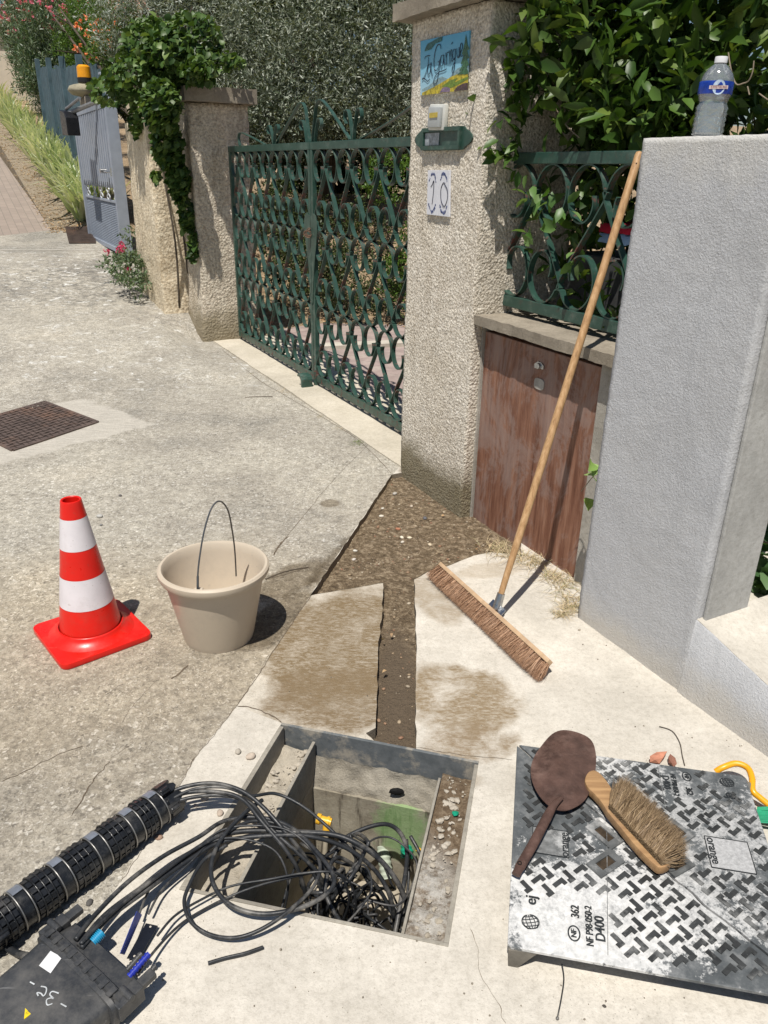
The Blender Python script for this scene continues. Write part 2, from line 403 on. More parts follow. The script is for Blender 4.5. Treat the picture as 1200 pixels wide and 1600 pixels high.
SLAB = rag(pts((370, 1103), (430, 1012), (485, 931), (540, 921), (599, 911), (597, 960), (592, 1000), (589, 1080), (587, 1138), (572, 1146), (586, 1159), (440, 1129.5)), .0055, .02, seed=1)
SIDE = [xy(G(-60, 1720)), xy(G(110, 1500))]+pts((187, 1380), (305, 1185), (370, 1103), (485, 931), (612, 742), (640, 716))+[Vector(UN(3.6, -2.4)[:2]), Vector((5, 5)), Vector((5, .0)), Vector((-.5, .0))]
SIDE = rag(SIDE, .006, .05, seed=2)
STRIP = None
def ground():
    lay = [(-9, .15, 4.2, 9.6, .075), (-16, -3, 8, 18, .35), (-60, -20, 60, 90, 3.0), (-200, -200, 200, 300, 25)]
    P = []
    for li, (x0, y0, x1, y1, s) in enumerate(lay):
        nx = int((x1-x0)/s); ny = int((y1-y0)/s)
        for i in range(nx+1):
            for j in range(ny+1):
                q = Vector((x0+i*s+rnd.uniform(-.3, .3)*s, y0+j*s+rnd.uniform(-.3, .3)*s))
                if li and any(a-.5*s < q.x < c+.5*s and b-.5*s < q.y < d+.5*s for (a, b, c, d, _) in lay[:li]): continue
                P.append(q)
    fix = []; ed = []
    def ring(Q, closed=True):
        k = len(fix); fix.extend(Q); n = len(Q)
        for i in range(n if closed else n-1): ed.append((k+i, k+(i+1) % n))
    ring(TRENCH); ring([PIT[0], PIT[1], PIT[2], PIT[3]]); ring(rag(pts((370, 1103), (430, 1012), (485, 931)), .0055, .02, False, 1), False)
    ring(rag(pts((370, 1103), (440, 1129)), .004, .02, False, 3), False); ring(SIDE)
    ring([xy(UN(7.7, -2.4)), xy(UN(40, -2.4))], False); ring([xy(UN(13.4, -1.25)), xy(UN(60, -1.25))], False); ring([xy(UN(13.4, -1.25)), xy(UN(12.2, 1.0)), xy(UN(11.5, 4))], False)
    ring([xy(UN(13.4, -1.25)), xy(UN(12.9, -1.7)), xy(UN(12.6, -2.4))], False)
    dense = [q for q in P]
    r = geometry.delaunay_2d_cdt(fix+dense, ed, [], 0, 1e-5)
    V, F = r[0], r[2]
    keys = ('street', 'pavement', 'concrete_slab', 'garden_ground', 'brick_path', 'soil_bed')
    S = {k: (MB(), {}) for k in keys}
    for f in F:
        c = (V[f[0]]+V[f[1]]+V[f[2]])/3
        if inside(c, TRENCH) or inside(c, PIT): continue
        u, n = un(c)
        if inside(c, SLAB): k = 'concrete_slab'
        elif inside(c, SIDE): k = 'pavement'
        elif n < -2.4: k = 'garden_ground'
        elif u > 12.4 and n < -1.25 and n > -40 and (u > 13.4 or (n < -1.7 and u > 12.75)): k = 'soil_bed'
        elif u > 13.4-(n+1.25)*.5 and -1.25 < n < 4: k = 'brick_path'
        else: k = 'street'
        mb, mp = S[k]; ids = []
        for i in f:
            if i not in mp:
                v = V[i]; z = ground_z(v.x, v.y)+noise.noise(Vector((v.x*2.2, v.y*2.2, 0)))*.004
                mp[i] = len(mb.v); mb.v.append((v.x, v.y, z))
            ids.append(mp[i])
        a, b, d = (V[f[0]], V[f[1]], V[f[2]])
        if (b.x-a.x)*(d.y-a.y)-(b.y-a.y)*(d.x-a.x) < 0: ids.reverse()
        mb.f.append(tuple(ids))
    return S
SG = ground()
cream_lo, cream_hi = (.50, .462, .400), (.67, .625, .552)
brown = (.165, .118, .068)
MS = street_mat()
MSIDE = conc('pavement concrete', cream_lo, cream_hi, [
    (G(722, 1090), .17, .20, .9, (.24, .18, .11), 1.05), (G(735, 1160), .15, .09, .2, (.23, .17, .105), .95), (G(683, 935), .10, .20, .25, (.28, .215, .14), .75),
    (G(770, 890), .17, .07, .3, (.33, .26, .17), .5), (G(650, 735), .10, .10, 0, (.2, .15, .1), .8), (G(700, 1210), .1, .05, -.3, (.27, .21, .14), .6)])
MSLAB = conc('worn slab concrete', (.50, .455, .38), (.68, .62, .53), [
    (G(540, 1000), .30, .40, -.35, (.20, .145, .082), 1.05), (G(530, 1090), .25, .17, .1, (.20, .145, .085), 1.0)], bumps=.9)
MGARD = Mt('garden litter', .95)
_n = MGARD.noise(30, 8, .75); _n2 = MGARD.noise(1.2, 5, .6)
MGARD.color(MGARD.mix(MGARD.ramp(_n2, [(.35, .0), (.6, 1)]), MGARD.ramp(_n, [(.3, (.07, .05, .03)), (.5, (.24, .17, .10)), (.7, (.46, .36, .23))]), MGARD.ramp(_n, [(.3, (.2, .13, .08)), (.7, (.55, .42, .27))])))
MGARD.bump(_n, 1, .03)
MSOILB = Mt('dry bed', .95)
_n = MSOILB.noise(40, 8, .75)
MSOILB.color(MSOILB.ramp(_n, [(.3, (.11, .08, .05)), (.5, (.30, .24, .17)), (.68, (.55, .47, .36))])).bump(_n, 1, .03)
MBRICK = Mt('brick paving', .9)
_mp = MBRICK.mapping((0, 0, 0), (0, 0, math.atan2(E2.y, E2.x)), (1, 1, 1), True)
_bk = Nd(MBRICK.nt, 'ShaderNodeTexBrick', {'Vector': _mp, 'Scale': 2.2, 'Mortar Size': .012, 'Color1': (.30, .235, .195, 1), 'Color2': (.235, .185, .155, 1), 'Mortar': (.13, .11, .09, 1), 'Brick Width': .5, 'Row Height': .25})
MBRICK.color(MBRICK.mix(MBRICK.math('MULTIPLY', MBRICK.noise(6, 10, .8), .7), _bk.outputs[0], (.36, .31, .26)))
GM = {'street': MS, 'pavement': MSIDE, 'concrete_slab': MSLAB, 'garden_ground': MGARD.m, 'brick_path': MBRICK.m, 'soil_bed': MSOILB.m}
for k, (mb, _) in SG.items():
    if mb.f: tag(mb.build(k, GM[k], smooth=True), kind='structure')

# concrete edges down into the trench, and the damp soil in it
MSOIL = Mt('damp soil', .9)
_n = MSOIL.noise(38, 10, .78); _v = MSOIL.vor(90, 'F1', 'Distance'); _big = MSOIL.noise(4, 6, .6)
_c = MSOIL.ramp(_n, [(.36, (.07, .048, .028)), (.5, (.185, .135, .082)), (.62, (.40, .315, .215))])
_c = MSOIL.mix(MSOIL.math('MULTIPLY', MSOIL.ramp(_v, [(.14, 1), (.24, 0)]), MSOIL.ramp(_big, [(.42, 0), (.6, .8)])), _c, (.5, .42, .32))
_c = MSOIL.mix(MSOIL.blob(G(618, 1090), .09, .45, 0, .5, .2, 5), _c, (.15, .112, .075))
MSOIL.color(_c).bump(_n, 1, .02).bump(_v, .5, .006)
mb = MB(); n = len(TRENCH)
mb.v = [(p.x, p.y, .002) for p in TRENCH]+[(p.x, p.y, -.12) for p in TRENCH]
mb.f = [(i, (i+1) % n, n+(i+1) % n, n+i) for i in range(n)]
tag(mb.build('slab_edge', conc('cut edge', (.16, .13, .10), (.30, .26, .2)), smooth=False), kind='structure')
def soil_z(x, y): 
    d = noise.noise(Vector((x*5, y*5, 3)))*.008+noise.fractal(Vector((x*26, y*26, 1)), .8, 2.1, 3)*.0042
    return -.036+.010*sm(2.9, 3.8, y)+d
xs = [p.x for p in TRENCH]; ys = [p.y for p in TRENCH]
mb = MB(); st = .012; nx = int((max(xs)+.06-min(xs)+.06)/st); ny = int((max(ys)+.12-min(ys))/st)
x0 = min(xs)-.06; y0 = min(ys)-.015
for j in range(ny+1):
    for i in range(nx+1): mb.v.append((x0+i*st, y0+j*st, soil_z(x0+i*st, y0+j*st)))
big = rag(pts((600, 725), (470, 935), (572, 935), (575, 1165), (660, 1180), (660, 935), (860, 900), (900, 760), (700, 650)), .001, .2)
for j in range(ny):
    for i in range(nx):
        if inside((x0+(i+.5)*st, y0+(j+.5)*st), big) and not inside((x0+(i+.5)*st, y0+(j+.5)*st-.009), PIT):
            k = j*(nx+1)+i; mb.f.append((k, k+1, k+nx+2, k+nx+1))
tag(mb.build('trench_soil', MSOIL.m, smooth='all'), kind='structure')

# ------------------------------------------------------------------ walls and pillars
MRC = roughcast('roughcast', (.60, .54, .45), (.88, .82, .72), 72, base=(.20, .14, (.18, .15, .085)), dep=.013, st=.9)
MRL = roughcast('old render', (.52, .45, .36), (.76, .69, .57), 42, dep=.016, base=(.30, .2, (.24, .2, .13)))
MRN = roughcast('ochre render', (.60, .50, .36), (.80, .71, .55), 34, dep=.012, st=.8)
MCAP = conc('weathered cap', (.22, .19, .15), (.40, .35, .28), bumps=.8)
MGREY = Mt('grey stucco', .9, 0, .15)
_a = MGREY.noise(230, 4, .6); _b = MGREY.noise(120, 3, .5, dist=.5); _w = MGREY.noise(1.5, 5, .6)
_col = MGREY.ramp(_a, [(.3, (.42, .425, .435)), (.6, (.52, .525, .54))])
_z = Nd(MGREY.nt, 'ShaderNodeSeparateXYZ', {0: MGREY.co}).outputs[2]
_col = MGREY.mix(MGREY.math('MULTIPLY', MGREY.maprange(MGREY.math('ADD', _z, MGREY.math('MULTIPLY', MGREY.noise(12), .2)), 1.66, 1.80), .8), _col, (.55, .535, .50))
_col = MGREY.mix(MGREY.math('MULTIPLY', MGREY.ramp(_w, [(.5, 0), (.75, 1)]), .35), _col, (.50, .49, .47))
_col = MGREY.mix(MGREY.math('MULTIPLY', MGREY.ramp(MGREY.noise(5, 9, .8, MGREY.mapping((0, 0, 0), (0, 0, 0), (1, 1, .35)), .8), [(.50, 0), (.66, 1)]), .35), _col, (.33, .335, .345))
_col = MGREY.mix(MGREY.math('MULTIPLY', MGREY.maprange(MGREY.math('ADD', _z, MGREY.math('MULTIPLY', MGREY.noise(9, 6), -.16)), .06, -.04), .6), _col, (.50, .46, .39))
_tp = MGREY.math('MULTIPLY', MGREY.blob(UN(1.42, -1.9), .075, .5, math.atan2(E2.y, E2.x)-R_(90)+R_(90), .4, .25, 20), .0)
MGREY.color(_col).bump(MGREY.math('ADD', _a, MGREY.math('MULTIPLY', MGREY.ramp(_b, [(.45, 0), (.6, 1)]), .5)), .42, .004).bump(MGREY.noise(11, 9, .75, MGREY.mapping((0, 0, 0), (.3, .2, .4), (1, 1, .5)), .3), .5, .010)
MSMOOTH = conc('float finished cement', (.36, .355, .34), (.53, .525, .505), wear=.2, bumps=.15)

t = thing('gate_pillar', 'tall roughcast pillar with the number 10 tile right of the green gate', 'pillar', UN(3.32, -2.25, 0))
rough_box((3.0, -2.55, -.15), (3.64, -2.03, 2.225), .016, .0035, 38).build('shaft', MRC, t, smooth='all')
rough_box((2.93, -2.62, 2.228), (3.70, -1.955, 2.295), .02, .004, 25).build('cap', MCAP, t, smooth=50)
rough_box((2.98, -2.57, 2.297), (3.65, -2.0, 2.34), .03, .004, 25).build('cap_top', MCAP, t, smooth=50)
t = thing('gate_pillar', 'roughcast pillar half under ivy at the far end of the green gate', 'pillar', UN(7.9, -2.2, 0))
def flare(u, n, z):
    k = sm(.5, 0, z); return u-.05*k*sm(8.2, 7.65, u), n+.04*k*sm(-2.4, -2.0, n)
rough_box((7.66, -2.56, -.1), (8.2, -2.0, 2.12), .035, .008, 14, flare).build('shaft', MRL, t, smooth='all')
rough_box((7.56, -2.62, 2.123), (8.28, -1.95, 2.24), .04, .006, 12).build('cap', MCAP, t, smooth=50)
t = rough_box((8.225, -2.3, 0.0), (9.3, -1.74, 2.0), .04, .012, 9).build('neighbour_wall', MRN, smooth='all')
tag(t, 'ochre rendered wall end under hanging ivy beside the grey metal gate', 'wall')
t = rough_box((9.31, -2.7, 0.1), (11.3, -2.3, 2.05), .06, .01, 9).build('recessed_wall', MRN, smooth='all')
tag(t, 'shaded wall set back behind the open grey metal gate', 'wall')
# grey stucco pier with its low wall
t = thing('stucco_wall', 'grey stuccoed pier and low wall on the right with a bottle on top', 'wall', UN(1.68, -2.05, 0))
def pier(mb): return mb
rough_box((1.42, -2.14, -.05), (1.945, -1.9, 1.70), .016, .0022, 45).build('pier', MGREY.m, t, smooth='all')
mb = MB(); P = []
NN = 60
for i in range(NN+1):
    u = 1.424-i*.024; zt = .285-.25*i*.024
    for (n, z) in ((-1.885, -.05), (-1.896, .06), (-1.903, zt-.006), (-1.909, zt)): 
        d = noise.noise(Vector((u*30, n*30, z*30)))*.0025; mb.v.append(tuple(UN(u, n+d, z+d*.3)))
for i in range(NN):
    for j in range(3):
        k = i*4+j; mb.f.append((k, k+1, k+5, k+4))
mb.build('low_wall', MGREY.m, t, smooth='all')
mb = MB(); a = [UN(1.424, -1.908, .285), UN(1.424, -2.75, .285), UN(-.02, -2.75, -.076), UN(-.02, -1.908, -.076)]
mb.hexa([p-Vector((0, 0, .2)) for p in a], a); mb.build('ledge', conc('ledge concrete', cream_lo, cream_hi, wear=.3), t)
mb = MB(); mb.hexa([UN(1.405, -2.130, .27), UN(1.418, -2.130, .27), UN(1.418, -1.93, .27), UN(1.405, -1.93, .27)], [UN(1.405, -2.130, 1.69), UN(1.418, -2.130, 1.69), UN(1.418, -1.93, 1.69), UN(1.405, -1.93, 1.69)])
mb.build('end_face', MSMOOTH, t, bevel=.004)
# low wall with meter door, coping
t = thing('meter_cabinet', 'brown wooden meter door under a concrete coping beside the number pillar', 'cabinet', UN(2.55, -2.2, 0))
rough_box((1.95, -2.42, .953), (2.995, -2.035, .997), .02, .003, 30).build('coping', MCAP, t, smooth=50)
MFR = conc('grey door surround', (.33, .31, .27), (.50, .47, .42))
for (u0, u1) in ((2.990, 2.999), (2.03, 2.19)):
    mb = MB(); q = [UN(u0, -2.4), UN(u1, -2.4), UN(u1, -2.085), UN(u0, -2.085)]
    mb.hexa([p+Vector((0, 0, -.2)) for p in q], [p+Vector((0, 0, .951)) for p in q]); mb.build('surround', MFR, t, bevel=.004)
MDOOR = Mt('weathered brown door', .6, 0, .3)
_s = MDOOR.noise(5, 8, .7, MDOOR.mapping((0, 0, 0), (0, 0, 0), (7, 7, .55))); _l = MDOOR.noise(3.0, 10, .75, MDOOR.mapping((0, 0, 0), (0, 0, 0), (1.6, 1.6, .9)), .7)
_c = MDOOR.ramp(_s, [(.28, (.075, .032, .02)), (.45, (.18, .078, .048)), (.58, (.28, .14, .09)), (.75, (.36, .225, .155))])
_c = MDOOR.mix(MDOOR.ramp(_l, [(.47, 0), (.53, .55), (.64, .85)]), _c, MDOOR.mix(_s, (.22, .15, .13), (.36, .26, .22)))
MDOOR.color(_c).bump(_s, .35, .004)
mb = MB(); q = [UN(2.192, -2.16), UN(2.989, -2.16), UN(2.989, -2.10), UN(2.192, -2.10)]
dr = (lambda m: (m.hexa([p+Vector((0, 0, -.14)) for p in q], [p+Vector((0, 0, .92)) for p in q]), m)[1])(mb).build('door', MDOOR.m, t, bevel=.003)
MSTEEL = simple('dull steel', (.45, .46, .47), .35, 1, .2, 60)
c = WN(843, 572, -2.098)
mb = MB(); mb.lathe([(0, .012), (.011, .011), (.014, .004), (.014, 0)], c, 20, Matrix((E2.to_3d(), Vector((0, 0, 1)), N2.to_3d())).transposed())
mb.prism([c+E2.to_3d()*a+Vector((0, 0, b)) for a, b in ((-.03, -.008), (.03, -.014), (.032, .004), (.01, .018), (-.012, .017), (-.03, .006))], N2.to_3d()*.003)
mb.build('lock', MSTEEL, dr, smooth=True)
c = WN(843, 600, -2.100); mb = MB()
mb.prism([c+E2.to_3d()*(.033*math.copysign(abs(math.cos(a))**.6, math.cos(a)))+Vector((0, 0, .024*math.copysign(abs(math.sin(a))**.6, math.sin(a)))) for a in [k*math.pi/12 for k in range(24)]], N2.to_3d()*.004)
mb.build('plate', simple('grey oval plate', (.40, .38, .34), .7), dr)
# threshold and drive behind the gate
mb = rough_box((3.64, -2.72, -.1), (7.66, -2.065, .012), .045, .004, 10)
tag(mb.build('threshold', conc('threshold stone', (.50, .45, .36), (.62, .565, .47), wear=.3), smooth=50), kind='structure')
MDRV = simple('pink drive paving', (.34, .265, .24), .85, 0, .25, 9, .6, dirt=(.42, .36, .31))
mb = MB(); q = [UN(2.6, -2.73, .008), UN(7.9, -2.73, .008), UN(8.4, -4.6, .008), UN(6.2, -7.5, .008), UN(1.0, -7.5, .008)]
mb.prism([p-Vector((0, 0, .1)) for p in reversed(q)], Vector((0, 0, .1))); tag(mb.build('driveway', MDRV), kind='structure')
mb = MB(); a = T(480, 560); mb.bar(G(440, 545, .02), G(680, 535, .02), .16, .05); tag(mb.build('kerb', conc('kerb', (.5, .45, .38), (.6, .55, .47))), kind='structure')
# concrete cross joint on the street
mb = MB()
for k in range(24):
    a = T(-200+k*14.5, 391+.0*k); b = T(-200+(k+1)*14.5, 391)
    mb.bar(a+Vector((0, 0, .001)), b+Vector((0, 0, .001)), .09, .012)
tag(mb.build('joint_strip', conc('joint', (.42, .39, .34), (.52, .49, .43))), kind='structure')

def crack(P, w_, label=None, z=.0012, jag=.006, name='pavement_crack'):
    C3 = catmull([G(*p) for p in P], 10); mb = MB(); V = []; n = len(C3)
    for i, p in enumerate(C3):
        a = C3[max(i-1, 0)]; b = C3[min(i+1, n-1)]; s_ = (b-a).cross(EZ_).normalized(); j = s_*noise.noise(Vector((p.x*45, p.y*45, 2)))*jag; ww = w_*(.35+.9*abs(noise.noise(Vector((p.x*30, p.y*30, 7)))))*min(1, (i+1)/3, (n-i)/3); zz = ground_z(p.x, p.y)+z+.004*noise.noise(Vector((p.x*2.2, p.y*2.2, 0))); q = p+j
        V += [(q.x-s_.x*ww, q.y-s_.y*ww, zz), (q.x+s_.x*ww, q.y+s_.y*ww, zz)]
    mb.add(V, [(2*k, 2*k+1, 2*k+3, 2*k+2) for k in range(n-1)]); return tag(mb.build(name, MCRACK), kind='structure')
EZ_ = Vector((0, 0, 1)); MCRACK = simple('crack dirt', (.13, .10, .07), .95, 0, .5, 60)
for P_, w_ in (([(370, 1103), (395, 1106), (420, 1116), (440, 1129)], .0035), ([(370, 1103), (400, 1060), (432, 1010), (462, 965), (487, 930)], .003), ([(372, 1100), (340, 1142), (305, 1185), (262, 1262), (222, 1330), (188, 1380)], .0012),
    ([(735, 1450), (748, 1490), (752, 1530), (775, 1560), (790, 1600)], .0008), ([(0, 1222), (40, 1205), (90, 1180), (130, 1166)], .002), ([(172, 1190), (150, 1215), (128, 1250), (112, 1275)], .0028), ([(170, 1188), (210, 1160)], .001),
    ([(612, 650), (580, 690), (535, 735), (500, 775), (455, 830), (425, 865)], .0016), ([(427, 868), (437, 852), (450, 838)], .007), ([(268, 1062), (284, 1050), (294, 1040)], .006), ([(345, 545), (400, 590), (440, 615), (500, 650), (560, 688), (612, 740)], .0035),
    ([(412, 905), (440, 900), (470, 890), (486, 887)], .004), ([(250, 1060), (210, 1100), (190, 1130)], .001), ([(650, 1168), (720, 1180), (800, 1187)], .0012)): crack(P_, w_)

# ------------------------------------------------------------------ green ironwork
EU = E2.to_3d(); EN = N2.to_3d(); EZ = Vector((0, 0, 1))
MIRON = Mt('green painted iron', .42, 0, .5)
_n = MIRON.noise(14, 8, .75); _f = MIRON.noise(60, 6, .7)
_c = MIRON.ramp(_n, [(.3, (.018, .052, .039)), (.7, (.034, .084, .063))])
_c = MIRON.mix(MIRON.math('MULTIPLY', MIRON.ramp(_n, [(.52, 0), (.7, 1)]), .5), _c, (.15, .20, .175))
_zz = Nd(MIRON.nt, 'ShaderNodeSeparateXYZ', {0: MIRON.co}).outputs[2]
_rust = MIRON.math('MULTIPLY', MIRON.ramp(MIRON.noise(22, 8, .75), [(.55, 0), (.62, 1)]), MIRON.maprange(_zz, .05, .5, 1, .18))
_c = MIRON.mix(_rust, _c, (.135, .052, .04)); MIRON.color(_c).bump(_f, .3, .002)
MIRON.rough(MIRON.maprange(_rust, 0, 1, .40, .85)); MI = MIRON.m
def scroll_pts(w, h, mir):
    r = w/2-.004; st = 1.2; c1 = (0, h/2-r*st); pts = []
    n1 = 34
    for i in range(n1+1):
        th = R_(15-i*(405-26)/n1); k = min(1, i/(n1*.55)); rr = r*(.40+.60*k)
        pts.append((c1[0]+rr*math.cos(th), c1[1]+rr*st*math.sin(th)))
    P = pts+[(-x, -y) for x, y in reversed(pts)]
    return [(x*(-1 if mir else 1), y) for x, y in P]
def ribbon_uz(mb, P, o, depth, th):                # flat bar following P in the (u,z) plane, depth across it
    n = len(P); V = []
    for i in range(n):
        a = P[max(i-1, 0)]; b = P[min(i+1, n-1)]; tx, tz = b[0]-a[0], b[1]-a[1]; l = math.hypot(tx, tz) or 1
        nx, nz = -tz/l*th/2, tx/l*th/2
        c = o+EU*P[i][0]+EZ*P[i][1]; q = EU*nx+EZ*nz
        V += [c+q+EN*depth/2, c+q-EN*depth/2, c-q-EN*depth/2, c-q+EN*depth/2]
    F = []
    for i in range(n-1):
        for k in range(4): F.append((i*4+k, i*4+(k+1) % 4, i*4+4+(k+1) % 4, i*4+4+k))
    F += [(3, 2, 1, 0), ((n-1)*4, (n-1)*4+1, (n-1)*4+2, (n-1)*4+3)]
    mb.add(V, F)
def scroll_mesh(w, h, mir, o, depth=.029, th=.0065):
    mb = MB(); P = scroll_pts(w, h, mir)
    C3 = catmull([(x, y, 0) for x, y in P][::2]+[(P[-1][0], P[-1][1], 0)], 3)
    ribbon_uz(mb, [(p.x, p.y) for p in C3], o, depth, th); return mb
def ironpanel(t, u0, u1, zs, n, cols, z_gap=0):
    w = (u1-u0)/cols; base = {}
    for r in range(len(zs)-1):
        h = zs[r+1]-zs[r]
        for c in range(cols):
            mir = (c % 2 == 0); key = (mir, round(h, 3)); off = EU*(u0+(c+.5)*w)+EN*n+EZ*((zs[r]+zs[r+1])/2)
            if key not in base:
                o = scroll_mesh(w, h, mir, Vector((0, 0, 0))).build('scroll', MI, t, smooth=35); base[key] = o.data
                o.location = off-Vector(t.location)
            else:
                o = link('scroll', base[key], t); o.location = off-Vector(t.location)
def leaf_gate(name, label, u0, u1):
    n = -2.34; t = thing(name, label, 'gate', UN((u0+u1)/2, n, 0), 'leaves of the green scrollwork gate')
    mb = MB(); z0, z1 = .075, 1.745
    for z, hh in ((z1, .05), (z0, .055)):
        a, b = (UN(u0, n, z), UN(u1, n, z)); mb.bar(a, b, .036, hh, EZ)
    for u in (u0+.022, u1-.022): mb.bar(UN(u, n, z0-.027), UN(u, n, z1-.0255), .04, .034, EN)
    mb.build('frame', MI, t, bevel=.003)
    zi = [z0+.03+(z1-z0-.055)*k/3 for k in range(4)]
    ironpanel(t, u0+.045, u1-.045, zi, n, 9)
    tabm = bpy.data.materials.get('pale tab') or simple('pale tab', (.5, .48, .42), .7)
    for k in range(16):
        u = lerp(u0+.06, u1-.06, (k+.5)/16); MB().bar(UN(u-.028, n, z0-.04), UN(u+.028, n, z0-.04), .02, .012, EZ).build('bottom_tab', tabm, t)
    # vase shaped lock plate at the meeting stile
    s = 1 if u0 < 5.6 and u1 < 5.7 else -1; uc = u1 if s > 0 else u0; P = []
    outl = [(0, .64), (.012, .66), (.03, .80), (.058, .95), (.095, 1.08), (.118, 1.17), (.118, 1.24), (.095, 1.285), (.06, 1.30), (.03, 1.285), (0, 1.28)]
    P = [UN(uc-s*(a+.001), n+.022, z) for a, z in outl]
    mb = MB(); mb.prism(P, -EN*.004); mb.build('lock_plate', MI, t)
    return t
U0, UM, U1 = 3.68, 5.633, 7.59
gr = leaf_gate('iron_gate', 'green scrollwork gate leaf next to the number 10 pillar, partly hidden by it', U0, UM-.003)
gl = leaf_gate('iron_gate', 'green scrollwork gate leaf farther away, hinged on the ivy covered pillar', UM+.003, U1)
n = -2.34
def crest(t, items):
    for P in items:
        mb = MB(); C3 = catmull([(a, b, 0) for a, b in P], 5); ribbon_uz(mb, [(p.x, p.y) for p in C3], EN*n, .024, .006); mb.build('crest_scroll', MI, t, smooth=35)
zt = 1.772
def scr(uc, s, hh=.13): return [(uc, zt), (uc+s*.02, zt+hh*.5), (uc+s*.055, zt+hh*.95), (uc+s*.10, zt+hh), (uc+s*.115, zt+hh*.75), (uc+s*.09, zt+hh*.55)]
crest(gl, [[(6.35, zt), (5.95, zt+.20), (5.82, zt+.255), (5.74, zt+.225), (5.70, zt+.12), (5.66, zt)], scr(6.40, -1), scr(6.42, 1), scr(5.72, 1, .14), [(6.62, zt), (6.95, zt+.06), (7.22, zt+.10), (7.30, zt+.07), (7.28, zt)]])
crest(gr, [[(4.98, zt), (5.32, zt+.20), (5.46, zt+.255), (5.53, zt+.225), (5.57, zt+.12), (5.61, zt)], scr(4.93, -1, .17), scr(4.95, 1, .17), scr(5.56, -1, .14), [(4.83, zt), (4.45, zt+.08), (4.1, zt+.17), (3.9, zt+.19)]])
mb = MB(); c = UN(UM, n+.04, 1.16)
for k in range(5): 
    q = c+Vector((rnd.uniform(-.01, .01), rnd.uniform(-.01, .01), rnd.uniform(-.012, .012))); M = Matrix.Rotation(rnd.uniform(0, 3), 3, 'X') @ Matrix.Rotation(rnd.uniform(0, 3), 3, 'Z')
    mb.tube([q+M@Vector((math.cos(a)*.022, math.sin(a)*.03, 0)) for a in [i*math.pi/6 for i in range(12)]], .0035, 6, closed=True)
tag(mb.build('chain', simple('rusty chain', (.16, .10, .07), .6, .7), smooth=True), 'small rusty chain holding the two green gate leaves shut', 'chain')
mb = MB(); a = UN(UM+.03, -2.28, 0)
mb.prism([a+EU*x+EZ*z for x, z in ((-.10, .01), (-.10, .075), (-.085, .10), (-.03, .115), (.0, .10), (.0, .085), (-.04, .09), (-.07, .07), (-.075, .01))], EN*.09)
mb.bar(UN(UM-.02, -2.34, .012), UN(UM-.02, -2.34, .13), .05, .05)
tag(mb.build('gate_stop', MI, bevel=.003), 'green iron catch on the threshold under the gate middle', 'gate stop')

# grille over the meter cabinet
g = thing('window_grille', 'green scrollwork grille panel standing on the coping in front of the bush', 'grille', UN(2.6, -2.2, 1.0))
mb = MB(); n = -2.21
for z, hh in ((1.655, .045), (1.055, .05)): mb.bar(UN(1.98, n, z), UN(3.10, n, z), .035, hh, EZ)
for u in (3.08, 2.0): mb.bar(UN(u, n, .999), UN(u, n, 1.632), .038, .034, EN)
mb.build('frame', MI, g, bevel=.003)
ironpanel(g, 1.98, 3.06, [1.082, 1.632], n, 5)

# ------------------------------------------------------------------ fittings on the number pillar
PN = -2.028
def wallpt(px, py, n=PN): return WN(px, py, n)
t = thing('name_sign', 'blue painted tile reading La Garrigue high on the roughcast pillar', 'sign', wallpt(695, 145, -2.02))
def PW(q, off=.0): return [wallpt(640+x/8.571, 30+y/8.571, PN+off) for x, y in q]
mb = MB(); mb.prism(PW([(168, 295), (825, 152), (780, 945), (165, 1022)], .001), EN*.009)
m = Mt('glazed sky tile', .18, 0, .5)
_zz = Nd(m.nt, 'ShaderNodeSeparateXYZ', {0: m.co}).outputs[2]
m.color(m.ramp(m.maprange(m.math('ADD', _zz, m.math('MULTIPLY', m.noise(25, 5), .03)), 1.95, 2.14), [(0, (.36, .55, .66)), (.5, (.20, .47, .63)), (1, (.11, .38, .58))])); mb.build('tile', m.m, t, bevel=.0015)
def paint(name, q, col, lay, var=.4, sc=90):
    mb = MB(); mb.prism(PW(q, .0100+lay*.0006), EN*.0006); mb.build(name, simple(name+' paint', col, .3, 0, var, sc, 0, .5), t)
paint('mountain', [(170, 940), (260, 890), (340, 820), (430, 765), (520, 800), (640, 660), (690, 640), (790, 640), (785, 860), (400, 900), (170, 960)], (.22, .33, .36), 0)
paint('hill', [(168, 985), (320, 910), (430, 850), (560, 770), (680, 720), (788, 735), (781, 942), (500, 980), (166, 1020)], (.50, .40, .03), 1, .7, 60)
paint('hill_shade', [(430, 900), (540, 820), (640, 790), (600, 850), (700, 800), (785, 770), (782, 800), (680, 860), (560, 920)], (.16, .24, .03), 2, .6)
paint('lavender', [(400, 985), (440, 920), (500, 900), (545, 930), (540, 972)], (.24, .17, .26), 2, .6)
paint('dark_bush', [(590, 965), (640, 900), (720, 860), (782, 850), (780, 944)], (.09, .05, .05), 2, .8)
tr = [(700, 740), (640, 740), (700, 690), (665, 690), (715, 600), (685, 600), (725, 480), (700, 470), (735, 330), (755, 200), (775, 340), (805, 400), (770, 420), (800, 520), (765, 530), (795, 610), (760, 640), (790, 720), (750, 740)]
paint('painted_tree', tr, (.05, .13, .06), 3, .7)
paint('painted_branch', [(200, 430), (215, 380), (240, 330), (300, 300), (400, 240), (440, 235), (430, 290), (340, 330), (290, 400), (240, 420)], (.04, .13, .11), 3, .7)
INK = simple('navy ink', (.012, .012, .035), .3)
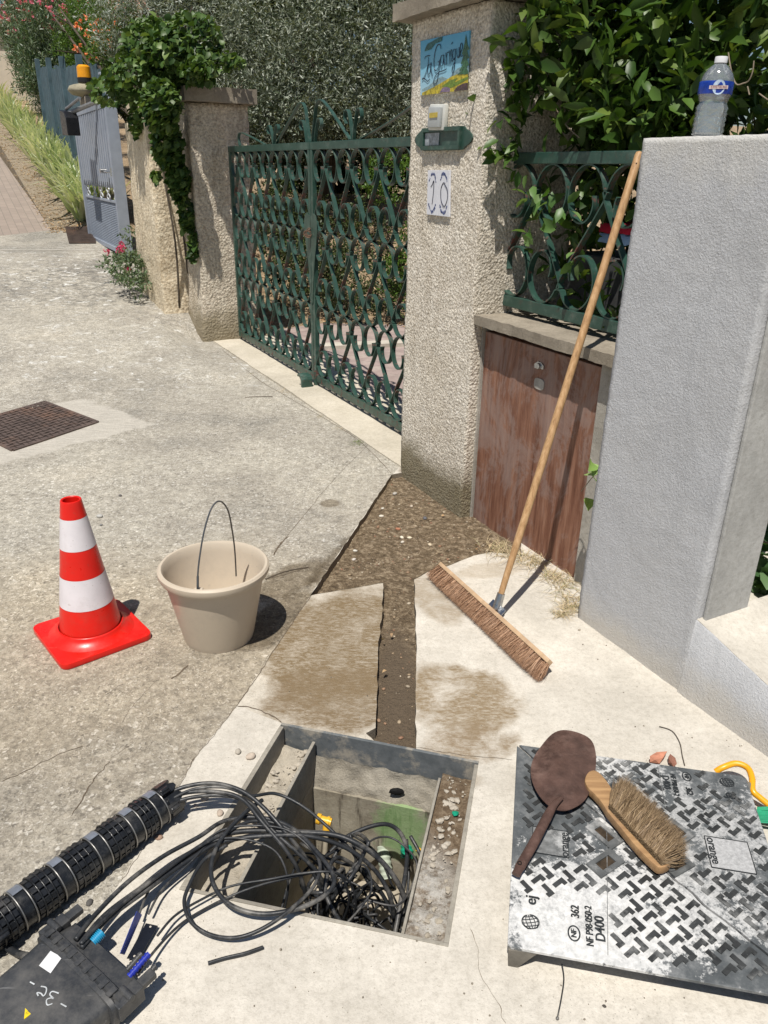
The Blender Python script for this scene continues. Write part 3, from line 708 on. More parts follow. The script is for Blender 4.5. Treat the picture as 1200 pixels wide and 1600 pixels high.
strokes = [[(200, 535), (210, 505), (240, 490), (270, 488)], [(250, 510), (248, 580), (235, 650), (212, 730), (180, 800), (168, 805), (180, 790), (215, 810), (240, 832), (268, 800)],
 [(285, 600), (255, 610), (238, 680), (250, 735), (272, 720), (284, 640), (287, 580), (288, 680), (305, 758)],
 [(415, 400), (410, 350), (375, 345), (345, 420), (326, 540), (330, 650), (352, 690), (385, 640), (400, 570), (395, 660), (380, 760), (360, 850), (330, 868), (320, 830), (345, 760), (400, 705), (450, 690), (492, 665)], [(372, 575), (400, 560), (410, 535)],
 [(455, 480), (425, 490), (410, 560), (420, 625), (442, 610), (455, 540), (457, 480), (458, 560), (472, 615)], [(480, 450), (488, 540), (490, 610)], [(488, 520), (500, 450), (520, 440)], [(528, 420), (535, 500), (538, 595)], [(536, 500), (548, 420), (565, 412)],
 [(560, 410), (558, 480), (562, 560), (575, 555)], [(560, 335), (575, 305)], [(615, 400), (588, 410), (575, 480), (588, 545), (606, 510), (612, 400), (607, 540), (598, 660), (580, 722), (568, 700), (575, 640), (600, 580)],
 [(632, 390), (630, 470), (645, 518), (660, 480), (662, 375), (664, 470), (672, 510)], [(682, 450), (705, 390), (706, 335), (690, 320), (678, 380), (680, 460), (695, 500), (715, 480)]]
mb = MB()
for s in strokes: mb.tube(catmull(PW(s, .0128), 4), .0019, 6, flat=.5)
mb.build('lettering', INK, t, smooth=True)
# house number: two glazed tiles
cnr = [wallpt(*p) for p in ((671, 266), (705, 266), (704, 339), (669, 335))]
def bil(s, tt, o): a = cnr[0].lerp(cnr[1], s); b = cnr[3].lerp(cnr[2], s); return a.lerp(b, tt)+EN*o
t = thing('house_number', 'white tile number 10 with blue garlands on the roughcast pillar', 'house number', bil(.5, 1, 0))
MTILE = simple('white glaze', (.66, .67, .72), .15, 0, .06, 20, 0, .5); MBL = simple('blue glaze', (.10, .13, .28), .25, 0, .6, 200)
for (a, b) in ((0, .495), (.505, 1)):
    mb = MB(); mb.prism([bil(a, 0, 0), bil(b, 0, 0), bil(b, 1, 0), bil(a, 1, 0)], EN*.009); tl = mb.build('tile', MTILE, t, bevel=.001)
    mb = MB(); c = (a+b)/2
    for k in range(120):
        an = rnd.uniform(0, 2*math.pi)
        if abs(math.sin(an)) < .55: continue
        rr = rnd.uniform(.93, 1.06); x = c+.19*rr*math.cos(an)*1.02; y = .5-.45*rr*math.sin(an)*.96
        q = bil(x, min(.985, max(.015, y)), .0092); mb.prism([q+(EU*math.cos(z)*.0032+EZ*math.sin(z)*.0045)*rnd.uniform(.7, 1.2) for z in [i*math.pi/3 for i in range(6)]], EN*.0006)
    mb.build('garland', MBL, tl)
    if a == 0: S = [[(.17, .36), (.24, .32), (.31, .235), (.30, .50), (.25, .76)]]
    else: S = [[(.80, .30), (.92, .42), (.93, .62), (.80, .78), (.66, .66), (.64, .42), (.74, .27), (.82, .29)]]
    mb = MB()
    for s in S: mb.tube(catmull([bil(x, y, .0098) for x, y in s], 5), .0024, 6, flat=.5)
    mb.build('digit', INK, tl, smooth=True)
# bell push and letter slot
MGP = simple('grey plastic', (.42, .44, .44), .45, 0, .1); MWP = simple('off white plastic', (.62, .62, .58), .5, 0, .1)
q = [wallpt(*p) for p in ((678, 163), (702, 163), (699, 204), (675, 204))]
t = thing('doorbell', 'grey plastic bell push with a yellow name strip on the pillar', 'doorbell', q[2])
mb = MB(); mb.prism(q, EN*.022); mb.build('housing', MWP, t, bevel=.006, smooth=True)
def ins(q, f, g=0): c = sum(q, Vector())/4; return [c+(p-c)*f for p in q]
mb = MB(); mb.prism([p+EN*.0225 for p in ins(q, .78)], EN*.014); mb.build('front', MGP, t, bevel=.004, smooth=True)
c = sum(q, Vector())/4+EN*.0368+EZ*.008
mb = MB(); mb.prism([c+EU*a+EZ*b for a, b in ((-.034, -.010), (-.034, .010), (.034, .010), (.034, -.010))], EN*.003); mb.build('name_strip', simple('yellow strip', (.55, .42, .08), .4), t)
c = WN(692, 217, PN); t = thing('letter_slot', 'green iron letter slot plate with scalloped ends under the bell', 'letter slot', c)
mb = MB(); o = []
for k in range(40):
    a = k*math.pi*2/40; x = .215*math.cos(a); x = math.copysign(min(abs(x), .255), x); y = .048*math.copysign(min(1, abs(math.sin(a))*1.6)**1.0, math.sin(a))
    if abs(x) > .17: x += math.copysign(.035*abs(math.cos(a*3)), x)
    o.append(c+EU*x+EZ*y)
mb.prism(o, EN*.006); mb.build('plate', MI, t)
mb = MB()
for a, b, cc, d in ((-.165, -.045, .165, -.028), (-.165, .03, .165, .047), (-.165, -.0275, -.15, .0295), (.15, -.0275, .165, .0295)):
    mb.prism([c+EN*.0065+EU*x+EZ*y for x, y in ((a, b), (cc, b), (cc, d), (a, d))][::-1], EN*.012)
mb.build('rim', MI, t)
mb = MB(); mb.prism([c+EN*.0066+EU*x+EZ*y for x, y in ((.02, -.026), (.145, -.026), (.145, .026), (.02, .026))][::-1], EN*.003); mb.build('name_card', simple('grey card', (.30, .33, .36), .3, 0, .5, 60), t)

# ------------------------------------------------------------------ grey metal gate of the neighbour
MGG = simple('grey blue gate paint', (.29, .325, .385), .45, 0, .12, 8, 0, .4)
A = UN(10.9, -1.9, .50); B = UN(12.95, -1.76, .56)      # near and far bottom corners
A1 = Vector((A.x, A.y, 2.31)); B1 = Vector((B.x, B.y, 2.26)); dx = (B-A).normalized(); gn = dx.cross(EZ).normalized()
if gn.dot(EN) < 0: gn = -gn
t = thing('metal_gate', 'tall grey metal gate leaf standing open in front of the neighbour wall', 'gate', A)
def AB(s, z): return A.lerp(B, s)*(1) + Vector((0, 0, (A1.z-A.z)*z)) if False else A.lerp(B, s).lerp(A1.lerp(B1, s), z)
mb = MB()
mb.bar(AB(0, 0), AB(0, 1.0), .14, .05, gn.cross(EZ)); mb.bar(AB(1, 0), AB(1, 1.0), .07, .05, gn.cross(EZ))
mb.bar(AB(.02, .02), AB(.98, .02), .05, .06); mb.bar(AB(.02, .985), AB(.98, .985), .05, .06); mb.bar(AB(.02, .36), AB(.98, .36), .03, .03)
mb.build('frame', MGG, t, bevel=.004)
mb = MB()
for k in range(17):
    s = .06+k*.056
    a = AB(s-.018, .49); b = AB(s-.018, .975); c2 = AB(s+.018, .975); d2 = AB(s+.018, .49)
    mb.prism([a, b, c2, d2, AB(s, .45)], gn*.02)
mb.prism([AB(.03, .5)-gn*.012, AB(.03, .97)-gn*.012, AB(.97, .97)-gn*.012, AB(.97, .5)-gn*.012], gn*.004)
mb.build('slat', MGG, t)
om = simple('pale ornament', (.5, .52, .55), .4)
for k in range(5):
    mb = MB(); s = .12+k*.19; mb.tube(catmull([AB(s, .365), AB(s+.035, .385), AB(s, .415), AB(s-.035, .44), AB(s, .47)], 5), .009, 5); mb.tube(catmull([AB(s, .365), AB(s-.035, .385), AB(s, .415), AB(s+.035, .44), AB(s, .47)], 5), .009, 5); mb.build('ornament', om, t, smooth=True)
mb = MB()
for k in range(30): mb.tube([AB(.03+k*.0325, .03), AB(.03+k*.0325, .355)], .006, 4)
for k in range(26): mb.tube([AB(.03, .03+k*.0128), AB(.97, .03+k*.0128)], .005, 4)
mb.build('mesh_panel', MGG, t)
mb = MB(); mb.prism([AB(.03, .03)-gn*.02, AB(.03, .35)-gn*.02, AB(.97, .35)-gn*.02, AB(.97, .03)-gn*.02], gn*.004); mb.build('back_sheet', simple('back sheet', (.30, .32, .36), .6), t)
mb = MB(); c = A.lerp(B, .12)
arc = [A1+dx*(.02+.42*.5*(1-math.cos(a)))+EZ*(.30*math.sin(a)) for a in [k*math.pi/14 for k in range(9)]]
for i in range(len(arc)-1): mb.bar(arc[i], arc[i+1]+(arc[i+1]-arc[i])*.06, .07, .02, (arc[i+1]-arc[i]).cross(gn))
mb.build('arch', MGG, t)
mb = MB(); c = AB(.05, .56)+gn*.04; mb.box(c, (.05, .05, .10)); mb.tube([c+gn*.03, c+gn*.06+dx*.02, c+gn*.06+dx*.15], .010, 8); mb.tube([c+dx*.28+gn*.01, c+dx*.28+gn*.09], .03, 10)
mb.build('handle', simple('handle metal', (.5, .5, .5), .3, .9), t, smooth=True)
c = WN(119, 195, -1.62); bx = thing('gate_motor', 'black gate opener box on the far edge of the grey metal gate', 'gate motor', c)
mb = MB(); mb.prism([c+dx*a+EZ*b for a, b in ((-.2, -.13), (-.2, .08), (-.1, .15), (.14, .17), (.16, .10), (.16, -.13))], gn*.16); mb.build('casing', simple('black casing', (.012, .012, .014), .35), bx, bevel=.01)
mb = MB(); mb.tube([c+gn*.1+EZ*.12+dx*.0, AB(.25, 1.0)+EZ*.04], .03, 8); mb.tube([c+gn*.1+EZ*.18, c+EZ*.30-dx*.4], .02, 8); mb.build('arm', simple('arm', (.30, .30, .30), .4, .5), bx, smooth=True)
# stone pillar with amber beacon
c = WN(132, 145, -2.05); u, nn = un(c)
t = rough_box((u-.1, nn-.35, 0.7), (u+.6, nn+.0, c.z-.05), .08, .012, 8).build('stone_pillar', MCAP, smooth='all'); tag(t, 'grey stone pillar with the amber beacon behind the open metal gate', 'pillar')
mb = MB(); mb.ball(c+EU*.25-EN*.12+EZ*.05, .26, 3, .04, Matrix.Rotation(.4, 3, 'Z'), (1.25, 1.0, .40)); t = mb.build('capstone', conc('capstone', (.24, .22, .16), (.42, .38, .28)), smooth='all'); tag(t, 'rounded rough stone lying on the pillar under the amber beacon', 'stone')
c2 = WN(132, 121, -2.05); t = thing('beacon_lamp', 'amber warning beacon on top of the stone pillar', 'lamp', c2)
mb = MB(); mb.lathe([(.0, .17), (.07, .165), (.095, .14), (.10, .02), (.10, .0)], c2-EZ*.005, 20); m = simple('amber plastic', (.80, .33, .01), .25, 0, .1, spec=.5); mb.build('lens', m, t, smooth=True)
mb = MB(); mb.lathe([(.105, .0), (.105, -.06), (.09, -.07)], c2-EZ*.007, 20, close=True); mb.build('base', simple('lamp base', (.02, .02, .02), .5), t)
# blue board fence
t = thing('board_fence', 'blue wooden board fence panel behind the pale striped leaf bed', 'fence', UN(18, -2.3, 1.3))
MBF = simple('blue boards', (.075, .125, .15), .7, 0, .35, 6, .5)
for (ua, ub) in ((13.6, 15.6), (15.75, 17.7), (17.9, 19.8), (20.0, 21.9)):
    k = int((ub-ua)/.24); mb = MB()
    for i in range(k):
        u = lerp(ua, ub, (i+.5)/k); zt = 2.98+(u-15.3)*.083+rnd.uniform(-.02, .02)+.12*math.cos((i+.5-k/2)/k*3)
        mb.bar(UN(u, -2.32+rnd.uniform(-.004, .004), street_z(u)-.05), UN(u, -2.32, zt), .225, .02, EN)
    mb.bar(UN(ua, -2.35, street_z(ua)+.4), UN(ub, -2.35, street_z(ub)+.4), .03, .08); mb.build('board_panel', MBF, t)
for u in (15.68, 17.8, 19.9, 22.0): mb = MB(); mb.bar(UN(u, -2.30, street_z(u)-.1), UN(u, -2.30, 3.25+(u-15.3)*.083), .12, .10, EN); mb.build('post', MBF, t)
# houses far up the street
MRENDER = simple('cream render', (.55, .48, .38), .9, 0, .1, 2, .3)
MROOF = Mt('clay roof tiles', .85)
_wv = Nd(MROOF.nt, 'ShaderNodeTexWave', {'Vector': MROOF.co, 'Scale': 2.2, 'Distortion': .6}, wave_type='BANDS', bands_direction='X').outputs['Fac']
MROOF.color(MROOF.mix(MROOF.math('MULTIPLY', _wv, .6), MROOF.ramp(MROOF.noise(6, 6), [(.3, (.42, .20, .13)), (.7, (.62, .40, .30))]), (.22, .11, .08))).bump(_wv, 1, .08)
def house(label, x0, x1, y, dp, zb, ze, zr, win):
    t = thing('house', label, 'house', ((x0+x1)/2, y, zb), 'houses up the street')
    mb = MB(); mb.hexa([Vector(p) for p in ((x0, y, zb), (x1, y, zb), (x1, y+dp, zb), (x0, y+dp, zb))], [Vector(p) for p in ((x0, y, ze), (x1, y, ze), (x1, y+dp, ze), (x0, y+dp, ze))]); mb.build('wall', MRENDER, t)
    o = .35; mb = MB()
    a = [Vector((x0-o, y-o, ze+.01)), Vector((x1+o, y-o, ze+.01)), Vector((x1+o, y+dp/2, zr)), Vector((x0-o, y+dp/2, zr))]
    b = [Vector((x0-o, y+dp/2, zr)), Vector((x1+o, y+dp/2, zr)), Vector((x1+o, y+dp+o, ze+.01)), Vector((x0-o, y+dp+o, ze+.01))]
    mb.prism(a, EZ*.15); mb.prism(b, EZ*.15)
    for k in range(int((x1-x0+.7)/.24)):
        x = x0-o+.12+k*.24; mb.tube([(x, y-o-.03, ze+.17), (x, y+dp/2, zr+.16)], .10, 6)
    mb.build('roof', MROOF.m, t)
    for (xa, xb, za, zc) in win:
        mb = MB(); mb.prism([Vector((xa, y-.04, za)), Vector((xb, y-.04, za)), Vector((xb, y-.04, zc)), Vector((xa, y-.04, zc))], Vector((0, .03, 0))); f = mb.build('shutter', simple('blue shutter', (.20, .25, .34), .6), t)
        for k in range(int((zc-za)/.12)):
            mb = MB(); mb.bar((xa+.05, y-.055, za+.06+k*.12), (xb-.05, y-.055, za+.06+k*.12), .02, .05); 
            if k % 3 == 0: mb.build('slat', MGG, f)
p = T(25, 156)
house('cream house with blue shutters at the top of the street', p.x-9, p.x+3.6, p.y, 8, p.z-1.5, HZ(p, 0, 40), HZ(p, 0, 40)+.15, [(p.x-2.1, p.x-.62, p.z-.1, p.z+2.2)])
q = AY(128, 30, 30); house('house with pinkish clay tile roof above the orange flowers', q.x-2.2, q.x+6, 30, 9, 2.5, q.z, q.z+2.6, [])

# ------------------------------------------------------------------ traffic cone
c0 = Vector((-1.078, 2.42, 0))
t = thing('traffic_cone', 'red and white banded traffic cone standing on the street left of the bucket', 'traffic cone', c0)
MRED = simple('red cone plastic', (.72, .012, .006), .36, 0, .08, 12, .05, .45, scuff=(.50, .06, .04)); MWH = simple('white sleeve', (.72, .68, .70), .5, 0, .06, 20, .0, .3, scuff=(.50, .44, .42))
B4 = [c0+(G(*p)-c0)*1.0 for p in ((60, 985), (95, 1057), (235, 1005), (183, 932))]
cc = sum(B4, Vector())/4; B4 = []
ax = (G(235, 1005)-G(95, 1057)).normalized(); ay = EZ.cross(ax)
hs = .166; P = []
for sx, sy in ((1, 1), (-1, 1), (-1, -1), (1, -1)):
    a0 = {(1, 1): 0, (-1, 1): 90, (-1, -1): 180, (1, -1): 270}[(sx, sy)]
    for k in range(5): a = R_(a0+k*22.5); P.append(cc+ax*(sx*(hs-.03)+.03*math.cos(a))+ay*(sy*(hs-.03)+.03*math.sin(a)))
mb = MB(); mb.prism(P, EZ*.024); mb.build('base', MRED, t, bevel=.005, smooth=True)
def cr(z): return lerp(.108, .0352, (z-.05)/.495)
mb = MB(); mb.lathe([(.150, .0245), (.138, .031), (.124, .041), (.116, .052), (.1150, .056), (.111, .057)], cc, 64); mb.build('skirt', MRED, t, smooth='all')
def zb(py): 
    z = .3
    for _ in range(5): z = HZ(cc+Vector((0, -cr(z), 0)), 120, py)
    return z
zs = [.05]+[zb(y) for y in (957, 908, 862, 812)]+[.545]
print('cone bands', [round(z, 3) for z in zs])
for i in range(5):
    a, b = zs[i], zs[i+1]; e = .0007 if i % 2 else 0; pr = [(cr(lerp(a, b, k/6))+e, lerp(a, b, k/6)) for k in range(7)]
    if i == 4: pr += [(cr(b)-.001, b+.003), (cr(b)-.004, b+.004), (cr(b)-.008, b+.001), (cr(b)-.009, b-.12)]
    mb = MB(); mb.lathe(pr, cc, 64); mb.build('white_band' if i % 2 else 'red_band', MWH if i % 2 else MRED, t, smooth=True)
# ------------------------------------------------------------------ bucket
bc = Vector((-.607, 2.437, 0)); t = thing('bucket', 'beige plastic bucket with a raised wire handle on the street beside the cone', 'bucket', bc)
MBK = simple('beige plastic', (.54, .46, .36), .42, 0, .05, 6, .06, .4, scuff=(.42, .36, .29))
pr = [(.0, .012), (.116, .010), (.120, .0), (.125, .002), (.130, .02), (.174, .247), (.177, .266), (.192, .267), (.197, .278), (.197, .292), (.191, .299), (.183, .299), (.177, .290), (.173, .262), (.125, .02), (.119, .014), (0, .0145)]
mb = MB(); mb.lathe(pr, bc, 72); mb.build('body', MBK, t, smooth=35)
a = G(310, 921, .283); b = G(369, 900, .20); top = AY(338, 783, (a.y+b.y)/2-.01)
MW = simple('handle wire', (.16, .165, .17), .4, .8, .1)
al = G(318, 860, .38); 
def bp(px, py, f): y = lerp(a.y, b.y, f); return AY(px, py, y)
W_ = [a, bp(309, 900, .03), bp(312, 870, .12), bp(319, 830, .25), bp(330, 795, .42), bp(343, 783, .55), bp(356, 797, .68), bp(363, 830, .82), bp(367, 862, .93), b]
mb = MB(); mb.tube(catmull(W_, 6), .0030, 8); mb.tube([a+Vector((.004, -.012, -.014)), a+Vector((0, -.008, .006)), W_[1]], .0042, 8); mb.build('wire_handle', MW, t, smooth=True)
mb = MB(); M = frameM(a, EZ, Vector((1, 0, 0))).to_3x3(); mb.box(a+Vector((0, .002, -.012)), (.03, .02, .03)); mb.build('ear', MBK, t, bevel=.005, smooth=True)

def join_into(o, mb, mat):                         # surface relief becomes part of the plate's own mesh
    me = o.data; bm = bmesh.new(); bm.from_mesh(me); me.materials.append(mat); k = len(me.materials)-1
    vs = [bm.verts.new(v) for v in mb.v]
    for f in mb.f:
        g_ = bm.faces.new([vs[i] for i in f]); g_.material_index = k
    bm.to_mesh(me); bm.free()
# ------------------------------------------------------------------ open access chamber
def Q(s, tt, z=0): a = PIT[0].lerp(PIT[3], s); b = PIT[1].lerp(PIT[2], s); p = a.lerp(b, tt); return Vector((p.x, p.y, z))
t = thing('access_chamber', 'open concrete cable chamber with a grey metal frame full of cables', 'chamber', Q(.5, .5, 0))
MFM = Mt('grey painted frame', .6, 0, .2)
_n = MFM.noise(9, 8, .7); MFM.color(MFM.mix(MFM.ramp(_n, [(.50, 0), (.62, 1)]), MFM.ramp(MFM.noise(40, 5), [(.3, (.095, .105, .11)), (.7, (.155, .165, .17))]), (.33, .30, .25))).bump(MFM.noise(90), .25, .002)
MFL = conc('dusty frame', (.22, .20, .17), (.42, .39, .33)); MDIRT = MSOIL.m
MPW = Mt('chamber wall', .8, 0, .3)
_n = MPW.noise(8, 9, .75); _s = MPW.noise(26, 6, .65, MPW.mapping((0, 0, 0), (0, 0, 0), (1, 1, .12)))
_c = MPW.ramp(_n, [(.3, (.17, .145, .11)), (.5, (.30, .27, .21)), (.7, (.42, .385, .31))])
_c = MPW.mix(MPW.ramp(_s, [(.52, 0), (.60, .85)]), _c, (.06, .048, .035))
_g = MPW.mapping((Q(.62, 0).x, Q(.62, 0).y, -.24), (0, 0, 0), (.13, 10, .16), True)
_g = MPW.mapping((Q(.63, 0).x, Q(.63, 0).y, -.27), (0, 0, 0), (.085, 10, .14), True)
_l = Nd(MPW.nt, 'ShaderNodeVectorMath', {0: _g}, operation='LENGTH').outputs['Value']
_gm = MPW.maprange(MPW.math('ADD', _l, MPW.math('MULTIPLY', MPW.math('SUBTRACT', MPW.noise(22, 7, .7), .5), 1.3)), 1.1, .7)
_c = MPW.mix(MPW.math('MULTIPLY', _gm, .65), _c, (.20, .36, .13)); MPW.color(_c).bump(_n, .5, .01)
LU = conc('lumpy mortar', (.28, .25, .20), (.46, .42, .35), bumps=.9)
SL, SR, TF, ZL, ZB = .19, .835, .085, -.075, -.54
# metal frame walls round the opening
mb = MB(); th = .016
def wallq(a, b, c, d, z0, z1): mb.hexa([Q(*a, z0), Q(*b, z0), Q(*c, z0), Q(*d, z0)], [Q(*a, z1), Q(*b, z1), Q(*c, z1), Q(*d, z1)])
wallq((0, th), (0, 0), (1, 0), (1, th), -.125, .003); mb.build('frame_side', MFM.m, t, bevel=.0015)
for q in (((.0, .985), (.0, .0262), (.022, .0262), (.022, .985)), ((.982, .985), (.982, .0262), (1, .0262), (1, .985)), ((.0, 1.0), (.0, .986), (1, .986), (1, 1.0))):
    mb = MB(); wallq(*q, -.11, .003); mb.build('frame_side', MFL, t, bevel=.0015)
mb = MB(); wallq((0, 1), (0, .9), (1.0, .9), (1.0, 1), -.62, -.112); mb.build('near_wall', LU, t)
# ledges left and right, uneven
def ledge(name, s0, s1, mat, zc, amp, seed, t0=.03, t1=.98):
    mb = MB(); na, nb = 14, 70
    for j in range(nb+1):
        for i in range(na+1):
            s = lerp(s0, s1, i/na); tt = lerp(t0, t1, j/nb); p = Q(s, tt)
            z = zc+amp*noise.fractal(Vector((p.x*16, p.y*16, seed)), .9, 2.0, 5); mb.v.append((p.x, p.y, z))
    for j in range(nb):
        for i in range(na): k = j*(na+1)+i; mb.f.append((k, k+na+1, k+na+2, k+1))
    k0 = len(mb.v)
    mb.build(name, mat, t, smooth='all')
    edge = s1 if s0 < .5 else s0
ledge('left_ledge', .023, SL, conc('dusty ledge', (.34, .30, .24), (.5, .45, .37), bumps=.9), ZL, .012, 1)
MLD = Mt('ledge soil and lime', .9); _n = MLD.noise(45, 10, .8); _q = Q(.92, .86)
_c = MLD.mix(MLD.math('MULTIPLY', MLD.blob(_q, .09, .27, .1, .6, .5, 12), MLD.ramp(MLD.noise(24, 8, .8), [(.40, .15), (.55, 1)])), MLD.ramp(_n, [(.34, (.075, .05, .03)), (.5, (.17, .12, .075)), (.66, (.33, .26, .18))]), MLD.ramp(_n, [(.35, (.40, .37, .32)), (.6, (.62, .59, .54))]))
MLD.color(_c).bump(_n, 1, .012)
ledge('right_ledge', SR, .981, MLD.m, ZL+.02, .010, 2)
mb = MB(); wallq((SL-.016, .985), (SL-.016, .03), (SL, .03), (SL, .985), -.16, -.03); wallq((SR-.012, .985), (SR-.012, .09), (SR, .09), (SR, .985), -.12, -.038); mb.build('inner_rib', MFL, t, bevel=.002)
mb = MB(); wallq((SL-.05, 1), (SL-.05, .0), (SL-.0, .0), (SL, 1), ZB, -.161); mb.build('left_wall', LU, t)
mb = MB(); wallq((SR, 1), (SR, .0), (SR+.05, .0), (SR+.05, 1), ZB, -.121); mb.build('right_wall', MPW.m, t)
# lumpy band under the frame, then the far wall
mb = MB(); na, nb = 60, 10
for j in range(nb+1):
    for i in range(na+1):
        s = lerp(.02, .99, i/na); p = Q(s, .03+.045*sm(0, 1, j/nb)); z = lerp(-.085, -.19, j/nb)+.01*noise.noise(Vector((s*12, 0, 5)))*j/nb
        d = .010*noise.fractal(Vector((p.x*20, z*20, 4)), .9, 2, 4); mb.v.append((p.x-.2*d, p.y-d, z))
for j in range(nb):
    for i in range(na): k = j*(na+1)+i; mb.f.append((k, k+na+1, k+na+2, k+1))
mb.build('mortar_band', LU, t, smooth='all')
mb = MB(); wallq((SL-.05, .085), (SL-.05, .03), (SR+.05, .03), (SR+.05, .085), ZB, -.186); mb.build('far_wall', MPW.m, t)
mb = MB(); wallq((-.05, 1.05), (-.05, -.05), (1.05, -.05), (1.05, 1.05), ZB-.05, ZB); mb.build('floor', simple('silty floor', (.42, .37, .29), .8, 0, .5, 9, .5), t)
mb = MB(); c = Q(.62, .075, -.135); mb.ball(c, .022, 2, .08, sc=(1.1, .35, .6)); mb.build('pipe_hole_shade', simple('painted hole shade', (.006, .006, .006), .9), t)  # black blob, painted as the shade inside a pipe hole
MYE = simple('yellow pipe plastic', (.75, .42, .035), .35, 0, .1); MGR = simple('green pipe plastic', (.01, .27, .16), .35, 0, .1)
# green corrugated ducts, yellow pipe stubs
def duct(px, py, tt, r, L, mat, label, name, d=None, rings=6):
    yv = Q(.6, tt).y; c = AY(px, py, yv); d = (d or Vector((-.05, -1, -.25))).normalized(); M = d.to_track_quat('Z', 'Y').to_matrix()
    pr = [(r*.6, -.02)]
    for k in range(rings*4+1): pr.append((r*(1+.09*math.sin(k*math.pi/2)), L*k/(rings*4)))
    pr += [(r*.86, L), (r*.80, L*.3)]
    mb = MB(); mb.lathe(pr, c-d*L*.6, 28, M); o = mb.build(name, mat, smooth=True); tag(o, label, 'pipe'); return c
duct(636, 1325, .10, .020, .075, MGR, 'bright green corrugated duct end coming out of the far chamber wall', 'duct', Vector((-.02, -.6, -.5)))
duct(602, 1352, .12, .020, .10, simple('muddy pale duct', (.42, .47, .38), .6), 'mud coated pale green corrugated duct below the bright green one', 'duct', Vector((.15, -.7, -.6)))
for px, py, tt, lab, dd in ((507, 1282, .16, 'yellow pipe elbow on the left side of the chamber', Vector((.9, -.2, -.1))), (656, 1318, .12, 'short yellow pipe stub at the right side of the chamber', Vector((-.1, -.5, -.8)))):
    c = AY(px, py, Q(.5, tt).y); tt_ = thing('pipe_fitting', lab, 'pipe', c); dd.normalize()
    mb = MB(); mb.tube([c-dd*.022, c+dd*.022], .0125, 14); mb.build('body', MYE, tt_, smooth=True)
    mb = MB(); mb.tube([c-dd*.024, c-dd*.012], .0165, 14); mb.tube([c+dd*.008, c+dd*.016], .0155, 14); mb.build('collar', MYE, tt_, smooth=True)
    if 'elbow' in lab:
        e2 = Vector((-.05, -.35, -.9)).normalized(); mb = MB(); mb.tube([c+dd*.008, c+dd*.008+e2*.035], .012, 12); mb.build('outlet', MYE, tt_, smooth=True)
        mb = MB(); mb.tube([c+dd*.008+e2*.03, c+dd*.008+e2*.5], .008, 10); mb.build('pipe', simple('muddy pipe', (.33, .29, .22), .7), tt_, smooth=True)

# ------------------------------------------------------------------ cables
MCB = simple('black cable sheath', (.022, .024, .027), .46, 0, .4, 30, .1, .42, dirt=(.17, .16, .145), scuff=(.12, .115, .11))
MCB2 = simple('dusty cable sheath', (.05, .05, .052), .5, 0, .4, 30, .1, .4, dirt=(.2, .18, .155))
def cable(pz, r, label, group=None, mat=MCB, k=10):
    P = [G(*p) for p in pz]; o = MB().tube(catmull(P, k), r*.9, 10).build('cable', mat, smooth='all'); return tag(o, label, 'cable', group)
JT = 'black cables from the ribbed sleeve into the chamber'
cable([(248, 1246, .075), (290, 1229, .09), (335, 1224, .095), (378, 1236, .09), (412, 1262, .07), (450, 1305, .03), (480, 1345, -.03), (503, 1395, -.12), (505, 1440, -.25), (495, 1480, -.4)], .0062, 'thick black cable bowing out of the ribbed sleeve, the outermost of three', JT)
cable([(250, 1252, .07), (295, 1238, .08), (345, 1238, .08), (380, 1250, .075), (410, 1285, .055), (448, 1330, .01), (470, 1370, -.06), (480, 1420, -.18), (478, 1470, -.35)], .0062, 'middle one of three black cables leaving the ribbed sleeve', JT)
cable([(252, 1260, .06), (300, 1246, .07), (350, 1243, .07), (392, 1255, .06), (425, 1296, .04), (468, 1335, -.0), (500, 1370, -.06), (512, 1420, -.2), (500, 1475, -.35)], .0058, 'innermost of three black cables leaving the ribbed sleeve', JT)
cable([(255, 1256, .075), (300, 1234, .085), (350, 1230, .09), (392, 1243, .08), (430, 1240, .06), (470, 1258, .04), (510, 1290, .02), (545, 1325, -.02), (556, 1342, -.05), (548, 1352, -.09), (510, 1340, -.12), (470, 1318, -.15)], .0048, 'thin black cable arching over the yellow pipe elbow')
cable([(118, 1468, .075), (150, 1428, .07), (200, 1378, .06), (255, 1338, .05), (310, 1308, .045), (350, 1283, .04), (400, 1277, .035), (450, 1290, .03), (490, 1325, .03), (521, 1368, .03), (512, 1395, .03), (470, 1418, .03), (410, 1428, .03), (360, 1414, .035), (333, 1380, .04), (332, 1342, .045), (350, 1305, .05), (385, 1268, .055), (410, 1250, .05)], .0062, 'black cable making the largest loop on the pavement before the chamber')
cable([(124, 1478, .07), (165, 1430, .06), (225, 1385, .05), (290, 1338, .04), (345, 1306, .035), (395, 1298, .03), (450, 1300, .028), (520, 1304, .02), (565, 1322, 0), (600, 1350, -.05), (628, 1392, -.11), (640, 1440, -.2), (642, 1490, -.35)], .0078, 'thickest black cable running from the black box across the chamber')
cable([(127, 1481, .07), (169, 1435, .06), (230, 1390, .05), (296, 1343, .04), (352, 1314, .036), (440, 1305, .035), (500, 1310, .02), (550, 1330, -.02), (590, 1365, -.08), (612, 1410, -.15), (618, 1470, -.3)], .0066, 'black cable lying close along the thickest one')
cable([(355, 1320, .04), (318, 1345, .035), (295, 1385, .03), (288, 1412, .025), (300, 1442, .02), (330, 1461, .015), (370, 1465, .02), (412, 1450, .03), (455, 1420, .04), (490, 1385, .03), (500, 1350, .02), (480, 1318, .02), (440, 1290, .03), (395, 1283, .04), (352, 1301, .048), (300, 1330, .055), (232, 1380, .062), (172, 1428, .07), (126, 1475, .078)], .0052, 'black cable loop hanging furthest towards us over the pavement')
